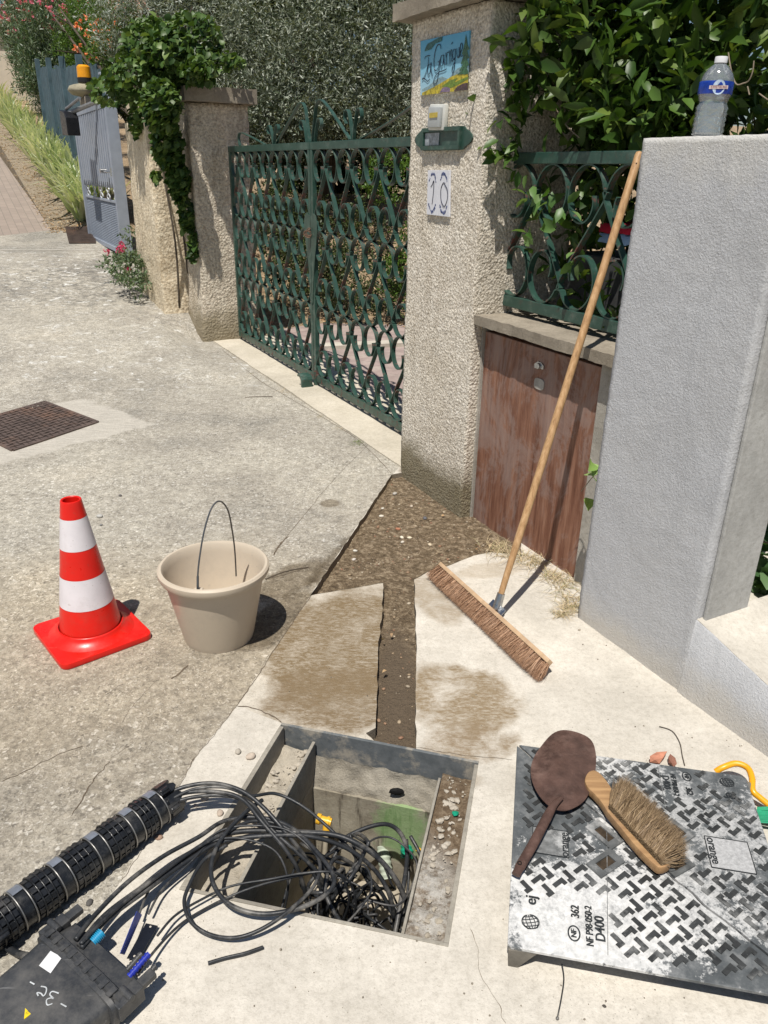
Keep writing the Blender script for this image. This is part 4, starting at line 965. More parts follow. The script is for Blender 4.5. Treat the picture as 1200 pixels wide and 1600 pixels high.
cable([(216, 1432, .035), (240, 1380, .03), (290, 1340, .035), (345, 1298, .045), (400, 1290, .05), (455, 1300, .04), (500, 1345, .0), (520, 1400, -.1), (515, 1460, -.25)], .0032, 'thin cable tagged with the blue strip')
cable([(232, 1428, .03), (255, 1388, .03), (300, 1345, .04), (330, 1316, .045), (375, 1310, .045), (430, 1330, .03), (450, 1380, -.03), (440, 1440, -.15)], .0032, 'thin cable tagged with the black strip')
cable([(214, 1524, .05), (238, 1490, .03), (270, 1455, .015), (300, 1432, .01), (350, 1405, .012), (400, 1385, .02), (450, 1372, .02), (500, 1362, .02), (530, 1366, .01), (550, 1385, -.04), (555, 1420, -.12), (540, 1460, -.25)], .0034, 'thin cable lying lowest across the corner of the chamber')
cable([(246, 1462, .03), (272, 1432, .025), (310, 1408, .02), (360, 1385, .02), (420, 1374, .03), (470, 1365, .03), (515, 1362, .03), (535, 1372, .0), (545, 1410, -.08), (530, 1450, -.2)], .0032, 'thin cable just above the lowest one at the chamber corner')
cable([(8, 1450, .05), (4, 1466, .03), (12, 1480, .02), (28, 1490, .03), (52, 1494, .055), (75, 1488, .07)], .0085, 'thick black cable between the ribbed sleeve and the black box')
rc = random.Random(5); GP = 'tangled black cables down in the chamber'
for i in range(27):
    cs, ct = rc.uniform(.42, .76), rc.uniform(.50, .82); z = rc.uniform(-.42, -.07); P = []; R1, R2 = rc.uniform(.05, .15), rc.uniform(.07, .20); ph = rc.uniform(0, 6.28); tl = rc.uniform(-.9, .9)
    nk = rc.randint(6, 11)
    for k in range(nk):
        a = ph+k*2*math.pi/rc.choice((6.5, 7, 7.5)); s = min(.80, max(.23, cs+R1*math.cos(a))); q = min(.95, max(.18, ct+R2*math.sin(a)))
        P.append(Q(s, q, max(ZB+.02, min(-.04, z+tl*.16*math.cos(a)+rc.uniform(-.03, .03)))))
    o = MB().tube(catmull(P, 8), rc.choice((.0028, .0034, .0042, .0055)), 7).build('cable', rc.choice((MCB, MCB, MCB2)), smooth='all'); tag(o, 'black cable looped in the tangle inside the open chamber', 'cable', GP)
for i, P in enumerate([[(.72, .2, -.22), (.80, .3, -.25), (.79, .5, -.22), (.77, .75, -.2), (.74, .95, -.35)], [(.70, .18, -.25), (.74, .32, -.30), (.76, .5, -.4), (.8, .55, -.42)], [(.82, .35, -.35), (.6, .5, -.42), (.5, .6, -.5)], [(.35, .4, -.25), (.45, .3, -.2), (.62, .25, -.16), (.74, .4, -.14), (.77, .7, -.16), (.76, .95, -.3)]]):
    o = MB().tube(catmull([Q(*p) for p in P], 9), (.006, .004, .004, .0065)[i], 8).build('cable', MCB, smooth='all')
    tag(o, ('black cable hugging the right wall of the chamber', 'thin black cable coming out of the bright green duct', 'thin black cable crossing the chamber floor from the right wall', 'black cable arching under the green duct')[i], 'cable')
o = MB().tube(catmull([G(325, 1505, .006), G(352, 1497, .006), G(382, 1490, .007), G(411, 1480, .006)], 5), .0042, 9).build('cable_offcut', MCB, smooth=True); tag(o, 'short straight black cable offcut lying on the pale pavement', 'cable')
o = MB().tube(catmull([G(878, 1506, .01), G(881, 1530, .003), G(877, 1560, .003), G(871, 1590, .004)], 5), .0016, 6).ball(G(871, 1591, .005), .004).build('wire', MCB, smooth=True); tag(o, 'thin wire with a beaded end coming from under the chamber cover', 'wire')
t = thing('cable_tag', 'blue plastic strip tag standing on a thin cable', 'tag', G(202, 1465, .04))
mb = MB(); a = G(192, 1492, .035); b = G(214, 1430, .055); mb.bar(a, b, .008, .0012, Vector((1, .3, .2))); 
mb = MB(); P = [G(187, 1490, .055), G(194, 1492, .03), G(221, 1430, .03), G(213, 1424, .055)]; mb.prism(P, Vector((.0012, .0012, 0))); mb.build('strip', simple('blue strip', (.035, .06, .28), .4, 0, .1), t)
t = thing('cable_tag', 'black plastic strip tag with two holes lying on the pavement', 'tag', G(228, 1465, .01))
P = [G(198, 1498, .012), G(216, 1500, .012), G(247, 1447, .012), G(228, 1443, .012)]; mb = MB(); mb.prism(P, EZ*.0015); mb.build('strip', simple('black strip', (.012, .014, .02), .3, 0, .2), t, bevel=.0004)
mb = MB()
for px, py in ((235, 1448), (210, 1494)): c = G(px, py, .0138); mb.prism([c+Vector((math.cos(a), math.sin(a), 0))*.0025 for a in [k*math.pi/5 for k in range(10)]], EZ*.0004)
mb.build('hole', simple('light hole', (.5, .46, .4), .9), t)

# ------------------------------------------------------------------ ribbed splice sleeve
SA = G(262, 1250, .05); SB = G(-95, 1512, .05); sd = (SB-SA).normalized(); Ls = (SB-SA).length; r = .0455
t = thing('cable_splice_sleeve', 'long black ribbed cable sleeve with steel rings on the street', 'cable sleeve', G(120, 1350, 0))
MSL = simple('black ribbed plastic', (.016, .017, .019), .28, 0, .5, 40, .3, .5, dirt=(.07, .068, .065)); MRG = simple('ring steel', (.34, .33, .31), .42, .8, .2); MGB = simple('grey clamp band', (.21, .23, .27), .35, .2, .3, 30)
Ms = sd.to_track_quat('Z', 'Y').to_matrix()
def sdist(px, py): return (G(px, py, .058)-SA).dot(sd)
ks = [sdist(238, 1262), sdist(175, 1300), sdist(131, 1333), sdist(86, 1365), sdist(40, 1400), sdist(9, 1430)]
ks = [max(.03, k) for k in ks]; ks[0] = .045
for i in range(1, 6): ks[i] = ks[0]+.075+(i-1)*.098
mb = MB(); pr = [(0, -.004), (.030, -.003), (.036, .004)]
d = .0
while d < Ls: pr.append((r-.004, d+.006)); d += .02
mb.lathe(pr, SA, 48, Ms); mb.build('core', MSL, t, smooth=True)
for i in range(6):
    k = ks[i]; nx = ks[i+1] if i < 5 else Ls
    mb = MB(); mb.lathe([(r-.002, k-.013), (r+.0015, k-.011), (r+.0015, k+.011), (r-.002, k+.013)], SA, 48, Ms); b = mb.build('clamp_band', MGB if False else MSL, t, smooth=True)
    mb = MB(); a0 = math.radians(55)
    Mx = Ms
    for q in range(1):
        up = (EZ-sd*EZ.dot(sd)).normalized(); sx = sd.cross(up)
        V = []
        for an in [R_(18+j*8) for j in range(6)]:
            rad = up*math.cos(an-R_(20))+sx*math.sin(an-R_(20))*(1 if sx.y > 0 else -1)
            V.append((SA+sd*(k-.012)+rad*(r+.0035), SA+sd*(k+.012)+rad*(r+.0035)))
        for j in range(5): mb.prism([V[j][0], V[j][1], V[j+1][1], V[j+1][0]], up*.0015)
    mb.build('clasp', MGB, b)
    for dz in (-.014, .014):
        mb = MB(); c = SA+sd*(k+dz); mb.tube([c+Ms@Vector((math.cos(a), math.sin(a), 0))*(r+.0035) for a in [q*math.pi/20 for q in range(40)]], .0019, 6, closed=True); mb.build('wire_ring', MRG, t, smooth='all')
    if nx-k > .05:     # raised grid of lands between two bands
        mb = MB(); n = 16; L0, L1 = k+.019, min(nx, Ls)-.019; m_ = 4 if i else 3
        for a in range(n):
            an = 2*math.pi*a/n
            for j in range(m_):
                x0, x1 = lerp(L0, L1, (j+.07)/m_), lerp(L0, L1, (j+.93)/m_); rad = Ms@Vector((math.cos(an), math.sin(an), 0)); tan = Ms@Vector((-math.sin(an), math.cos(an), 0)); bulge = .0035*math.sin(math.pi*(j+.5)/m_)
                mb.bar(SA+sd*x0+rad*(r-.0015+bulge), SA+sd*x1+rad*(r-.0015+bulge), .0148, .005, rad)
        mb.build('ribbed_shell', MSL, t, bevel=.0008, seg=1)
        mb = MB()
        for j in range(1, m_):
            c = SA+sd*lerp(L0, L1, j/m_); mb.tube([c+Ms@Vector((math.cos(a), math.sin(a), 0))*(r+.0018+.003) for a in [q*math.pi/18 for q in range(36)]], .0022, 5, closed=True)
        mb.build('rib', MSL, t, smooth='all')
for i in range(9):
    an = i*2*math.pi/9; rad = Ms@Vector((math.cos(an), math.sin(an), 0)); tan = Ms@Vector((-math.sin(an), math.cos(an), 0)); mb = MB()
    mb.prism([SA+rad*(r+.002)-sd*.0+tan*x*.014-sd*y for x, y in ((-1, -.02), (1, -.02), (1, .008), (.4, .022), (-.4, .022), (-1, .008))], -rad*.008); mb.build('claw', MSL, t, bevel=.001, seg=1)
for k in (ks[0]-.028, ks[5]-.03):
    for an in (20, 75, 200):
        rad = Ms@Vector((math.cos(R_(an)), math.sin(R_(an)), 0)); mb = MB(); mb.box(SA+sd*k+rad*(r+.006), (.028, .02, .014), Matrix((sd, rad.cross(sd), rad)).transposed()); mb.tube([SA+sd*(k-.012)+rad*(r+.013), SA+sd*(k+.012)+rad*(r+.013)], .006, 8); mb.build('latch', MSL, t, bevel=.002)

# ------------------------------------------------------------------ black cable box
F0 = G(74, 1470, .04); F1 = G(188, 1580, .04); bxd = (F1-F0).normalized(); byd = EZ.cross(bxd).normalized()
if byd.y > 0: byd = -byd
Wb = (F1-F0).length; ctr = (F0+F1)/2; ctr.z = 0; Hb = .072
t = thing('cable_box', 'black plastic cable box marked 32 in the near left corner on the pavement', 'cable box', ctr)
MBX = Mt('black box plastic', .42, 0, .45)
_n = MBX.noise(5, 8, .7); _sc = MBX.noise(70, 3, .5, MBX.mapping((0, 0, 0), (.3, .2, .9), (.12, 1.5, 1)))
_c = MBX.ramp(_n, [(.3, (.020, .022, .025)), (.7, (.048, .050, .054))]); _c = MBX.mix(MBX.ramp(_sc, [(.70, 0), (.75, .35)]), _c, (.25, .25, .25))
_c = MBX.mix(MBX.ramp(MBX.noise(4, 10, .8), [(.48, 0), (.70, .6)]), _c, (.17, .16, .145)); MBX.color(_c).bump(MBX.noise(200), .15, .001)
def sec(d, wf, hf, z0=.006, n=40, ex=4.5):
    o = ctr+byd*d; R = []
    for k in range(n):
        a = 2*math.pi*k/n; ca, sa = math.cos(a), math.sin(a); x = math.copysign(abs(ca)**(2/ex), ca)*wf/2; z = math.copysign(abs(sa)**(2/ex), sa)*hf/2
        R.append(o+bxd*x+EZ*(z+z0+hf/2))
    return R
def loft(secs): 
    mb = MB(); n = len(secs[0]); mb.v = [tuple(v) for s in secs for v in s]
    for i in range(len(secs)-1):
        for k in range(n): mb.f.append((i*n+k, i*n+(k+1) % n, (i+1)*n+(k+1) % n, (i+1)*n+k))
    mb.f += [tuple(range(n-1, -1, -1)), tuple((len(secs)-1)*n+k for k in range(n))]; return mb
loft([sec(.012, Wb*.96, Hb), sec(.05, Wb*.93, Hb*.99), sec(.12, Wb*.91, Hb*.98), sec(.125, Wb*.905, Hb*.955), sec(.25, Wb*.86, Hb*.92), sec(.38, Wb*.80, Hb*.85), sec(.42, Wb*.70, Hb*.6)]).build('body', MBX.m, t, smooth=40)
loft([sec(-.014, Wb*1.05, Hb*1.1, 0, ex=5), sec(.0, Wb*1.07, Hb*1.14, 0, ex=5), sec(.003, Wb*1.00, Hb*1.05, .003), sec(.008, Wb*1.05, Hb*1.12, .0, ex=5), sec(.018, Wb*1.04, Hb*1.1, 0, ex=5), sec(.02, Wb*.97, Hb*1.0, .004)]).build('flange', MBX.m, t, smooth=30)
loft([sec(-.055, Wb*.86, Hb*.7, .012), sec(-.016, Wb*.92, Hb*.8, .01)]).build('port_block', MBX.m, t, smooth=30)
for x in (-.49, .5):
    mb = MB(); c = ctr+bxd*(Wb*x)+EZ*.05-byd*.02; mb.box(c, (.03, .06, .04), Matrix((bxd, byd, EZ)).transposed()); mb.box(c-byd*.045+EZ*.01, (.022, .04, .014), Matrix((bxd, byd, EZ)).transposed()); mb.tube([c-bxd*.018+EZ*.02, c+bxd*.018+EZ*.02], .008, 10); mb.build('latch', MBX.m, t, bevel=.003)
mb = MB()
for k in range(9): mb.box(ctr+bxd*Wb*(-.42+k*.105)+EZ*(Hb*1.12)+byd*.0, (.012, .02, .004), Matrix((bxd, byd, EZ)).transposed())
mb.build('flange_rib', MBX.m, t)
def port(f, r, L, mat, nm, z=.05, tilt=.25):
    c = ctr+bxd*(Wb*f)+EZ*z-byd*.05; d = (-byd+EZ*tilt).normalized(); M = d.to_track_quat('Z', 'Y').to_matrix(); pr = [(0, 0)]
    nn = 7
    for k in range(nn): pr += [(r, L*k/nn), (r, L*(k+.55)/nn), (r*.78, L*(k+.6)/nn), (r*.78, L*(k+.98)/nn)]
    pr += [(r*.6, L), (0, L)]
    mb = MB(); mb.lathe(pr, c, 18, M); mb.build(nm, mat, t, smooth=30)
port(-.12, .012, .026, simple('light blue plastic', (.02, .24, .42), .35), 'cable_gland', .06)
port(.28, .007, .05, MBX.m, 'cable_gland', .045); port(.36, .0075, .055, simple('royal blue rubber', (.02, .035, .33), .4), 'cable_gland', .055); port(.46, .006, .05, MBX.m, 'cable_gland', .045)
ztop = .006+Hb*.985+.0012
MCH = simple('chalk marking', (.48, .50, .51), .8, 0, .3, 60)
def onbox(px, py, z=ztop): return G(px, py, z)
mb = MB()
for s in ([(104, 1573), (95, 1568)], [(92, 1552), (82, 1549), (78, 1554), (84, 1560), (80, 1559), (73, 1562), (74, 1570), (82, 1568)], [(60, 1556), (58, 1551), (64, 1552), (68, 1556), (72, 1550), (72, 1543), (64, 1541)], [(54, 1538), (47, 1534)]):
    mb.tube(catmull([onbox(*p) for p in s], 5), .0013, 6, flat=.4)
mb.build('chalk_number', MCH, t, smooth=True)
q = [onbox(*p, ztop+.0001) for p in ((79, 1486), (97, 1496), (79, 1521), (61, 1509))]; mb = MB(); mb.prism([q[i] for i in (0, 3, 2, 1)], EZ*.0006); mb.build('sticker', simple('white sticker', (.68, .68, .68), .5, 0, .05), t)
q = [onbox(*p, .006+Hb*.93) for p in ((40, 1575), (54, 1582), (38, 1594))]; mb = MB(); mb.prism([q[i] for i in (0, 2, 1)], EZ*.0035); tr = mb.build('warning_triangle', simple('yellow warning', (.75, .56, .02), .5, 0, .05), t)
mb = MB(); c = sum(q, Vector())/3+EZ*.0037
for k in range(10):
    a = k*math.pi/5; mb.prism([c+Vector((math.cos(a+.12), math.sin(a+.12), 0))*.0015, c+Vector((math.cos(a), math.sin(a), 0))*.0052, c+Vector((math.cos(a-.12), math.sin(a-.12), 0))*.0015], EZ*.0003)
mb.build('beam_symbol', INK, tr)

# ------------------------------------------------------------------ chamber cover: two cast iron triangles
LZ = .066; TL = G(808, 1163, LZ); TR = G(1165, 1213, LZ); BL = G(793, 1478, LZ)
lx = (TR-TL); ly = (BL-TL); lw, lh = lx.length, ly.length; lxn = lx.normalized(); lyn = EZ.cross(lxn); lyn = -lyn if lyn.dot(ly) < 0 else lyn
skew = ly.dot(lxn)/lh
def LP(x, y, z=0): return TL+lxn*x+lyn*y+EZ*z
def toL(px, py, z=LZ): v = G(px, py, z)-TL; return v.dot(lxn), v.dot(lyn)
hx, hy = lw, ly.dot(lyn)
print('lid', lw, hy, skew)
MLID = Mt('dusty cast iron', .6, .0, .4)
_a = MLID.noise(26, 10, .8); _b = MLID.noise(3.2, 5, .6); _m = MLID.math('ADD', MLID.math('MULTIPLY', _a, .75), MLID.math('MULTIPLY', _b, .35))
for (px, py, rx, ry, k) in ((880, 1440, .16, .12, .16), (1010, 1420, .2, .12, .10), (1090, 1300, .2, .17, .07), (850, 1210, .10, .16, -.20), (1170, 1500, .06, .04, -.12), (1110, 1450, .14, .08, .06), (1050, 1410, .04, .14, -.0)):
    _m = MLID.math('ADD', _m, MLID.math('MULTIPLY', MLID.blob(G(px, py, LZ), rx, ry, 0, 1.0, .25, 9), k))
_d = MLID.ramp(MLID.math('ADD', _m, MLID.math('MULTIPLY', MLID.noise(95, 6, .8), .22)), [(.68, 0), (.73, .85), (.86, 1)])
_iron = MLID.ramp(MLID.noise(15, 7, .7), [(.3, (.05, .056, .06)), (.5, (.10, .108, .112)), (.7, (.22, .225, .225))])
_pow = MLID.ramp(MLID.noise(60, 5, .6), [(.3, (.48, .48, .47)), (.7, (.74, .73, .71))])
_pow = MLID.mix(MLID.math('MULTIPLY', MLID.blob(G(1130, 1290, LZ), .20, .26, 0, .8, .4, 9), .72), _pow, MLID.ramp(MLID.noise(90, 8, .8), [(.4, (.16, .165, .17)), (.6, (.46, .46, .455))]))
_pow = MLID.mix(MLID.math('MULTIPLY', MLID.ramp(MLID.noise(8, 9, .8), [(.46, 0), (.62, 1)]), .55), _pow, MLID.ramp(MLID.noise(120, 6, .8), [(.42, (.10, .105, .11)), (.58, (.50, .50, .49))]))
MLID.color(MLID.mix(_d, _iron, _pow)).bump(_a, .35, .003); MLID.rough(MLID.maprange(_d, 0, 1, .42, .9))
MIRN = simple('worn cast iron', (.050, .052, .052), .45, .2, .5, 18, .3, .5, dirt=(.32, .32, .31))
MIRD = simple('dark iron and painted shade', (.03, .034, .037), .6, 0, .4, 20, .3)  # darker iron copy: shade painted into the underside ribs, also dark lettering
# skew the parallelogram a little like the survey
def LS(x, y, z=0): return LP(x+skew*0+ (ly.dot(lxn)/hy)*y, y, z)
def toS(px, py, z=LZ): x, y = toL(px, py, z); return x-(ly.dot(lxn)/hy)*y, y
def seamx(y): 
    k = y/hy; return lw*k+.004*math.sin(k*60)*(1 if .6 < k < .85 else .2)+(.010*sm(.76, .80, k)-.010*sm(.86, .90, k))
ys = [hy*k/60 for k in range(61)]
seamA = [(seamx(y)-.0042, y) for y in ys]; seamB = [(seamx(y)+.0042, y) for y in ys]
lidthings = []
for nm, poly, lab in (('chamber_cover', [(x, y) for x, y in seamA if x > .004][:-1]+[(lw-.006, hy), (.008, hy), (0, hy-.008), (0, .006)], 'near left triangular half of the cast iron chamber cover, white with dust'),
                      ('chamber_cover', [(.006, 0), (lw-.012, 0), (lw, .012), (lw, hy-.007)]+[(x, y) for x, y in reversed(seamB) if x < lw-.003 and y > .006], 'far right triangular half of the cast iron chamber cover')):
    t = thing(nm, lab, 'chamber cover', LS(lw/2, hy/2, -LZ), 'halves of the cast iron chamber cover')
    P = [LS(x, y, -.009) for x, y in poly]; P = P[::-1] if (P[1]-P[0]).cross(P[2]-P[1]).z < 0 else P
    mb = MB()
    ar = sum(P[i].x*P[(i+1) % len(P)].y-P[(i+1) % len(P)].x*P[i].y for i in range(len(P)))
    if ar < 0: P = P[::-1]
    mb.prism(P, EZ*.009); mb.build('plate', MLID.m, t, bevel=.0012, seg=1); lidthings.append(t)
    # ribs and feet underneath
    mb = MB()
    if lab.startswith('near'):
        mb.hexa([LS(.07, hy-.07, -.045), LS(lw-.09, hy-.07, -.045), LS(lw-.09, hy-.06, -.045), LS(.07, hy-.06, -.045)][::-1], [LS(.07, hy-.07, -.0092), LS(lw-.09, hy-.07, -.0092), LS(lw-.09, hy-.06, -.0092), LS(.07, hy-.06, -.0092)][::-1])
        mb.hexa([LS(.004, .02, -.05), LS(.004, hy-.02, -.05), LS(.014, hy-.02, -.05), LS(.014, .02, -.05)], [LS(.004, .02, -.0092), LS(.004, hy-.02, -.0092), LS(.014, hy-.02, -.0092), LS(.014, .02, -.0092)]); ft = ((.002, hy-.002, 1, -1), (lw-.04, hy-.002, 1, -1))
    else:
        mb.hexa([LS(lw-.014, .02, -.045), LS(lw-.014, hy-.02, -.045), LS(lw-.004, hy-.02, -.045), LS(lw-.004, .02, -.045)], [LS(lw-.014, .02, -.0092), LS(lw-.014, hy-.02, -.0092), LS(lw-.004, hy-.02, -.0092), LS(lw-.004, .02, -.0092)]); ft = ((.06, .01, 1, 1), (lw-.05, .01, 1, 1))
    mb.build('underside_rib', MIRD, t)
    for (x, y, a, b) in ft:
        mb = MB(); mb.hexa([LS(x+.004, y-.001*b, -.0655), LS(x+.025, y-.001*b, -.0655), LS(x+.025, y+.03*b, -.0655), LS(x+.004, y+.03*b, -.0655)][::(1 if b > 0 else -1)], [LS(x-.0, y-.004*b, -.0092), LS(x+.065, y-.0, -.0092), LS(x+.05, y+.05*b, -.0092), LS(x, y+.05*b, -.0092)][::(1 if b > 0 else -1)]); mb.build('foot', simple('worn foot', (.17, .155, .13), .7, 0, .3, 30, .3), t, bevel=.002)
# raised tread, oriented like the cover's diagonal
skipA = [(toS(832, 1288), toS(888, 1340))]
def rectS(cx, cy, w_, h_, a=0): return (cx, cy, w_/2, h_/2, a)
def in_rect(x, y, R): 
    cx, cy, w_, h_, a = R; dx_, dy_ = x-cx, y-cy; X = dx_*math.cos(a)+dy_*math.sin(a); Y = -dx_*math.sin(a)+dy_*math.cos(a); return abs(X) < w_ and abs(Y) < h_
oA = toS(860, 1316); oB = toS(1140, 1336); txA = toS(910, 1440); glA = toS(832, 1425); glB = toS(1135, 1220); txB = toS(1067, 1225); h1 = toS(944, 1305); h2 = toS(946, 1350); h3 = toS(1058, 1300); h4 = toS(1058, 1352)
hole_plates = [rectS(*h1, .085, .048, R_(45)), rectS(*h2, .085, .048, R_(-45)), rectS(*h3, .07, .048, R_(45)), rectS(*h4, .07, .048, R_(-40))]
skips = [rectS(*oA, .115, .105), rectS(*oB, .125, .115), rectS(*txA, .125, .15), rectS(*glA, .07, .13), rectS(*glB, .09, .10), rectS(*txB, .11, .13)]+[rectS(r_[0], r_[1], r_[2]*2+.03, r_[3]*2+.03, r_[4]) for r_ in hole_plates]
tre = [MB(), MB()]; pit_ = .058; cnt = 0
for i in range(-2, 26):
    for j in range(-2, 26):
        for kind in (0, 1):
            x = .012+(i+.5*kind)*pit_*.86; y = .018+(j+.5*kind)*pit_*.86
            if not (.016 < x < lw-.016 and .016 < y < hy-.016): continue
            if abs(x-seamx(y)) < .027: continue
            if rnd.random() < .03: continue
            if any(in_rect(x, y, R) for R in skips): continue
            half = 0 if x < seamx(y) else 1; a = R_(45 if kind else -48)+(math.pi if half else 0); co_, si_ = math.cos(a), math.sin(a)
            sh = [(-.0165, -.0055), (.0165, -.0055), (.0165, .0055+.0075), (.0165-.011, .0055+.0075), (.0165-.011, .0055), (-.0165, .0055)]
            P = [LS(x+p*co_-q*si_, y+p*si_+q*co_, .0004) for p, q in sh]
            ar = sum(P[k].x*P[(k+1) % 6].y-P[(k+1) % 6].x*P[k].y for k in range(6)); P = P if ar > 0 else P[::-1]
            tre[half].prism(P, EZ*.0022); cnt += 1
for k in (0, 1): join_into([o for o in lidthings[k].children if o.name.startswith('plate')][0], tre[k], MIRN)
MHSHADE = simple('painted opening shade', (.05, .035, .022), .9, 0, .5, 60)
MKP = simple('bare iron plate', (.13, .135, .135), .45, .2, .4, 30, .3, dirt=(.4, .4, .39))
for k, r_ in enumerate(hole_plates):
    cx, cy, w_, h_, a = r_; ca, sa = math.cos(a), math.sin(a)
    def LR(x, y, z): return LS(cx+x*ca-y*sa, cy+x*sa+y*ca, z)
    th_ = lidthings[0 if k < 2 else 1]
    # four sided ring, its opening filled by a dark sheet painted as shade
    mb = MB(); o = [(-w_, -h_), (w_, -h_), (w_, h_), (-w_, h_)]; iw, ih = w_*.55, h_*.5; i_ = [(-iw, -ih), (iw, -ih), (iw, ih), (-iw, ih)]
    for q in range(4):
        a1, a2, b1, b2 = o[q], o[(q+1) % 4], i_[q], i_[(q+1) % 4]
        P = [LR(*a1, .0005), LR(*a2, .0005), LR(*b2, .0005), LR(*b1, .0005)]
        ar = sum(P[m].x*P[(m+1) % 4].y-P[(m+1) % 4].x*P[m].y for m in range(4)); P = P if ar > 0 else P[::-1]; mb.prism(P, EZ*.005)
    kp = mb.build('keyhole_plate', MKP, th_)
    P = [LR(*q, .0008) for q in i_]; ar = sum(P[m].x*P[(m+1) % 4].y-P[(m+1) % 4].x*P[m].y for m in range(4)); P = P if ar > 0 else P[::-1]
    mb = MB(); mb.prism(P, EZ*.0006); mb.build('opening', MHSHADE, kp)
def up_rect(cx, cy, w_, h_, half, nm, mat, zt=.0012):
    P = [LS(cx+a*w_/2, cy+b*h_/2, .0004) for a, b in ((-1, -1), (-1, 1), (1, 1), (1, -1))]; ar = sum(P[m].x*P[(m+1) % 4].y-P[(m+1) % 4].x*P[m].y for m in range(4)); P = P if ar > 0 else P[::-1]
    mb = MB(); mb.prism(P, EZ*zt); return mb.build(nm, mat, lidthings[half])
MLOGO = simple('worn logo square', (.20, .205, .205), .5, .1, .5, 40, .2, dirt=(.55, .55, .54)); MLOG2 = simple('dusty logo square', (.40, .40, .40), .6, 0, .3, 120, .2)
up_rect(*oA, .088, .083, 0, 'logo_square', MLOGO); up_rect(*oB, .103, .098, 1, 'logo_square', MLOG2)
for (c, w_, h_, half) in ((oA, .088, .083, 0), (oB, .103, .098, 1)):
    mb = MB(); cs = [(c[0]+a*w_/2, c[1]+b*h_/2) for a, b in ((-1, -1), (1, -1), (1, 1), (-1, 1))]
    for q in range(4): mb.bar(LS(*cs[q], .0018), LS(*cs[(q+1) % 4], .0018), .002, .002)
    mb.build('logo_rim', MIRD, lidthings[half])
up_ = lambda c, xo, yo: LS(c[0]+xo, c[1]+yo, .0022)
def lid_text(txt, size, c, half, rot, nm='lettering', sx=1.0, mat=None):
    d = {'up': (-lyn, lxn), 'down': (lyn, -lxn)}[rot]      # reading direction, top of letters direction flipped below
    x = d[0]; y = EZ.cross(x)
    return text_mesh(txt, size, frameM(c, x, y), mat or MIRD, nm, lidthings[half], .0009, 0, sx)
lid_text('orange', .028, up_(oA, .034, .002), 0, 'up'); lid_text('orange', .030, up_(oB, -.038, -.004), 1, 'down')
def at(px, py, z=LZ+.0022): return G(px, py, z)
lid_text('D400', .030, at(938, 1451), 0, 'up', sx=.95); lid_text('NF P98-050-2', .0225, at(921, 1446), 0, 'up', sx=.80); lid_text('362', .026, at(899, 1424), 0, 'up', sx=.85); lid_text('ej', .036, at(830, 1406), 0, 'up')
lid_text('D400', .026, at(1041, 1222), 1, 'down', sx=.9); lid_text('NF P98-050-2', .020, at(1054, 1226), 1, 'down', sx=.74); lid_text('362', .024, at(1077, 1236), 1, 'down', sx=.8); lid_text('ej', .034, at(1141, 1243), 1, 'down')
for (px, py, half, s) in ((897, 1458, 0, 1), (1073, 1213, 1, .9)):
    c = at(px, py); lid_text('NF', .017*s, c, half, 'up' if half == 0 else 'down'); mb = MB(); mb.tube([c+lyn*math.cos(a)*.0185*s+lxn*math.sin(a)*.0125*s for a in [k*math.pi/14 for k in range(28)]], .0016, 6, closed=True, flat=.6); mb.build('oval', MIRD, lidthings[half])
for (px, py, half, s) in ((829, 1440, 0, 1), (1136, 1222, 1, .95)):
    c = at(px, py); mb = MB(); R0 = .0195*s; tl = (lyn*.94+lxn*.3).normalized(); tx = EZ.cross(tl)
    for la in (-50, -25, 0, 25, 50):
        rr = R0*math.cos(R_(la)); mb.tube([c+tl*R0*math.sin(R_(la))+tx*rr*math.cos(a)+tl*.12*R0*math.sin(a) for a in [k*math.pi/8 for k in range(9)]], .0009, 5, flat=.6)
    for lo in (-90, -60, -30, 0, 30, 60, 90): mb.tube([c+tx*R0*math.sin(R_(lo))*math.cos(b)+tl*R0*math.sin(b)*.93 for b in [R_(-75+k*15) for k in range(11)]], .0009, 5, flat=.6)
    mb.build('globe_emblem', MIRD, lidthings[half])
# dividing line of the marked field
for (a, b, half) in (((948, 1300), (950, 1492), 0), ((1028, 1197), (1040, 1262), 1)): mb = MB(); mb.bar(at(*a), at(*b), .0012, .0016); mb.build('field_line', MLOGO, lidthings[half])

# ------------------------------------------------------------------ scoop trowel and hand brush on the cover
MTR = simple('rusty brown steel', (.115, .066, .052), .48, .3, .45, 22, .6, .45, dirt=(.20, .125, .10))
t = thing('scoop_trowel', 'rusty round bladed scoop trowel lying on the chamber cover', 'trowel', G(870, 1230, LZ))
ol = [(880, 1141), (903, 1145), (922, 1155), (930, 1172), (931, 1198), (925, 1228), (914, 1250), (898, 1262), (880, 1267), (862, 1262), (846, 1248), (834, 1228), (829, 1206), (834, 1184), (848, 1163), (863, 1147)]
O = catmull([G(x, y, LZ+.024) for x, y in ol], 4, True); ce = sum(O, Vector())/len(O); mb = MB(); rings = 8; n = len(O)
for s_ in (0, 1):
    for k in range(rings):
        f = 1-k/rings
        for p in O:
            q = ce.lerp(p, f); mb.v.append((q.x, q.y, q.z-.0022*s_+(.020)*(1-f*f)-.006+.007*(f**10)))
    mb.v.append((ce.x, ce.y, ce.z+.014-.0022*s_))
for s_ in (0, 1):
    o = s_*(rings*n+1)
    for k in range(rings-1):
        for i in range(n): q = (o+k*n+i, o+k*n+(i+1) % n, o+(k+1)*n+(i+1) % n, o+(k+1)*n+i); mb.f.append(q if s_ else q[::-1])
    for i in range(n): q = (o+(rings-1)*n+i, o+(rings-1)*n+(i+1) % n, o+rings*n); mb.f.append(q if s_ else q[::-1])
o = rings*n+1
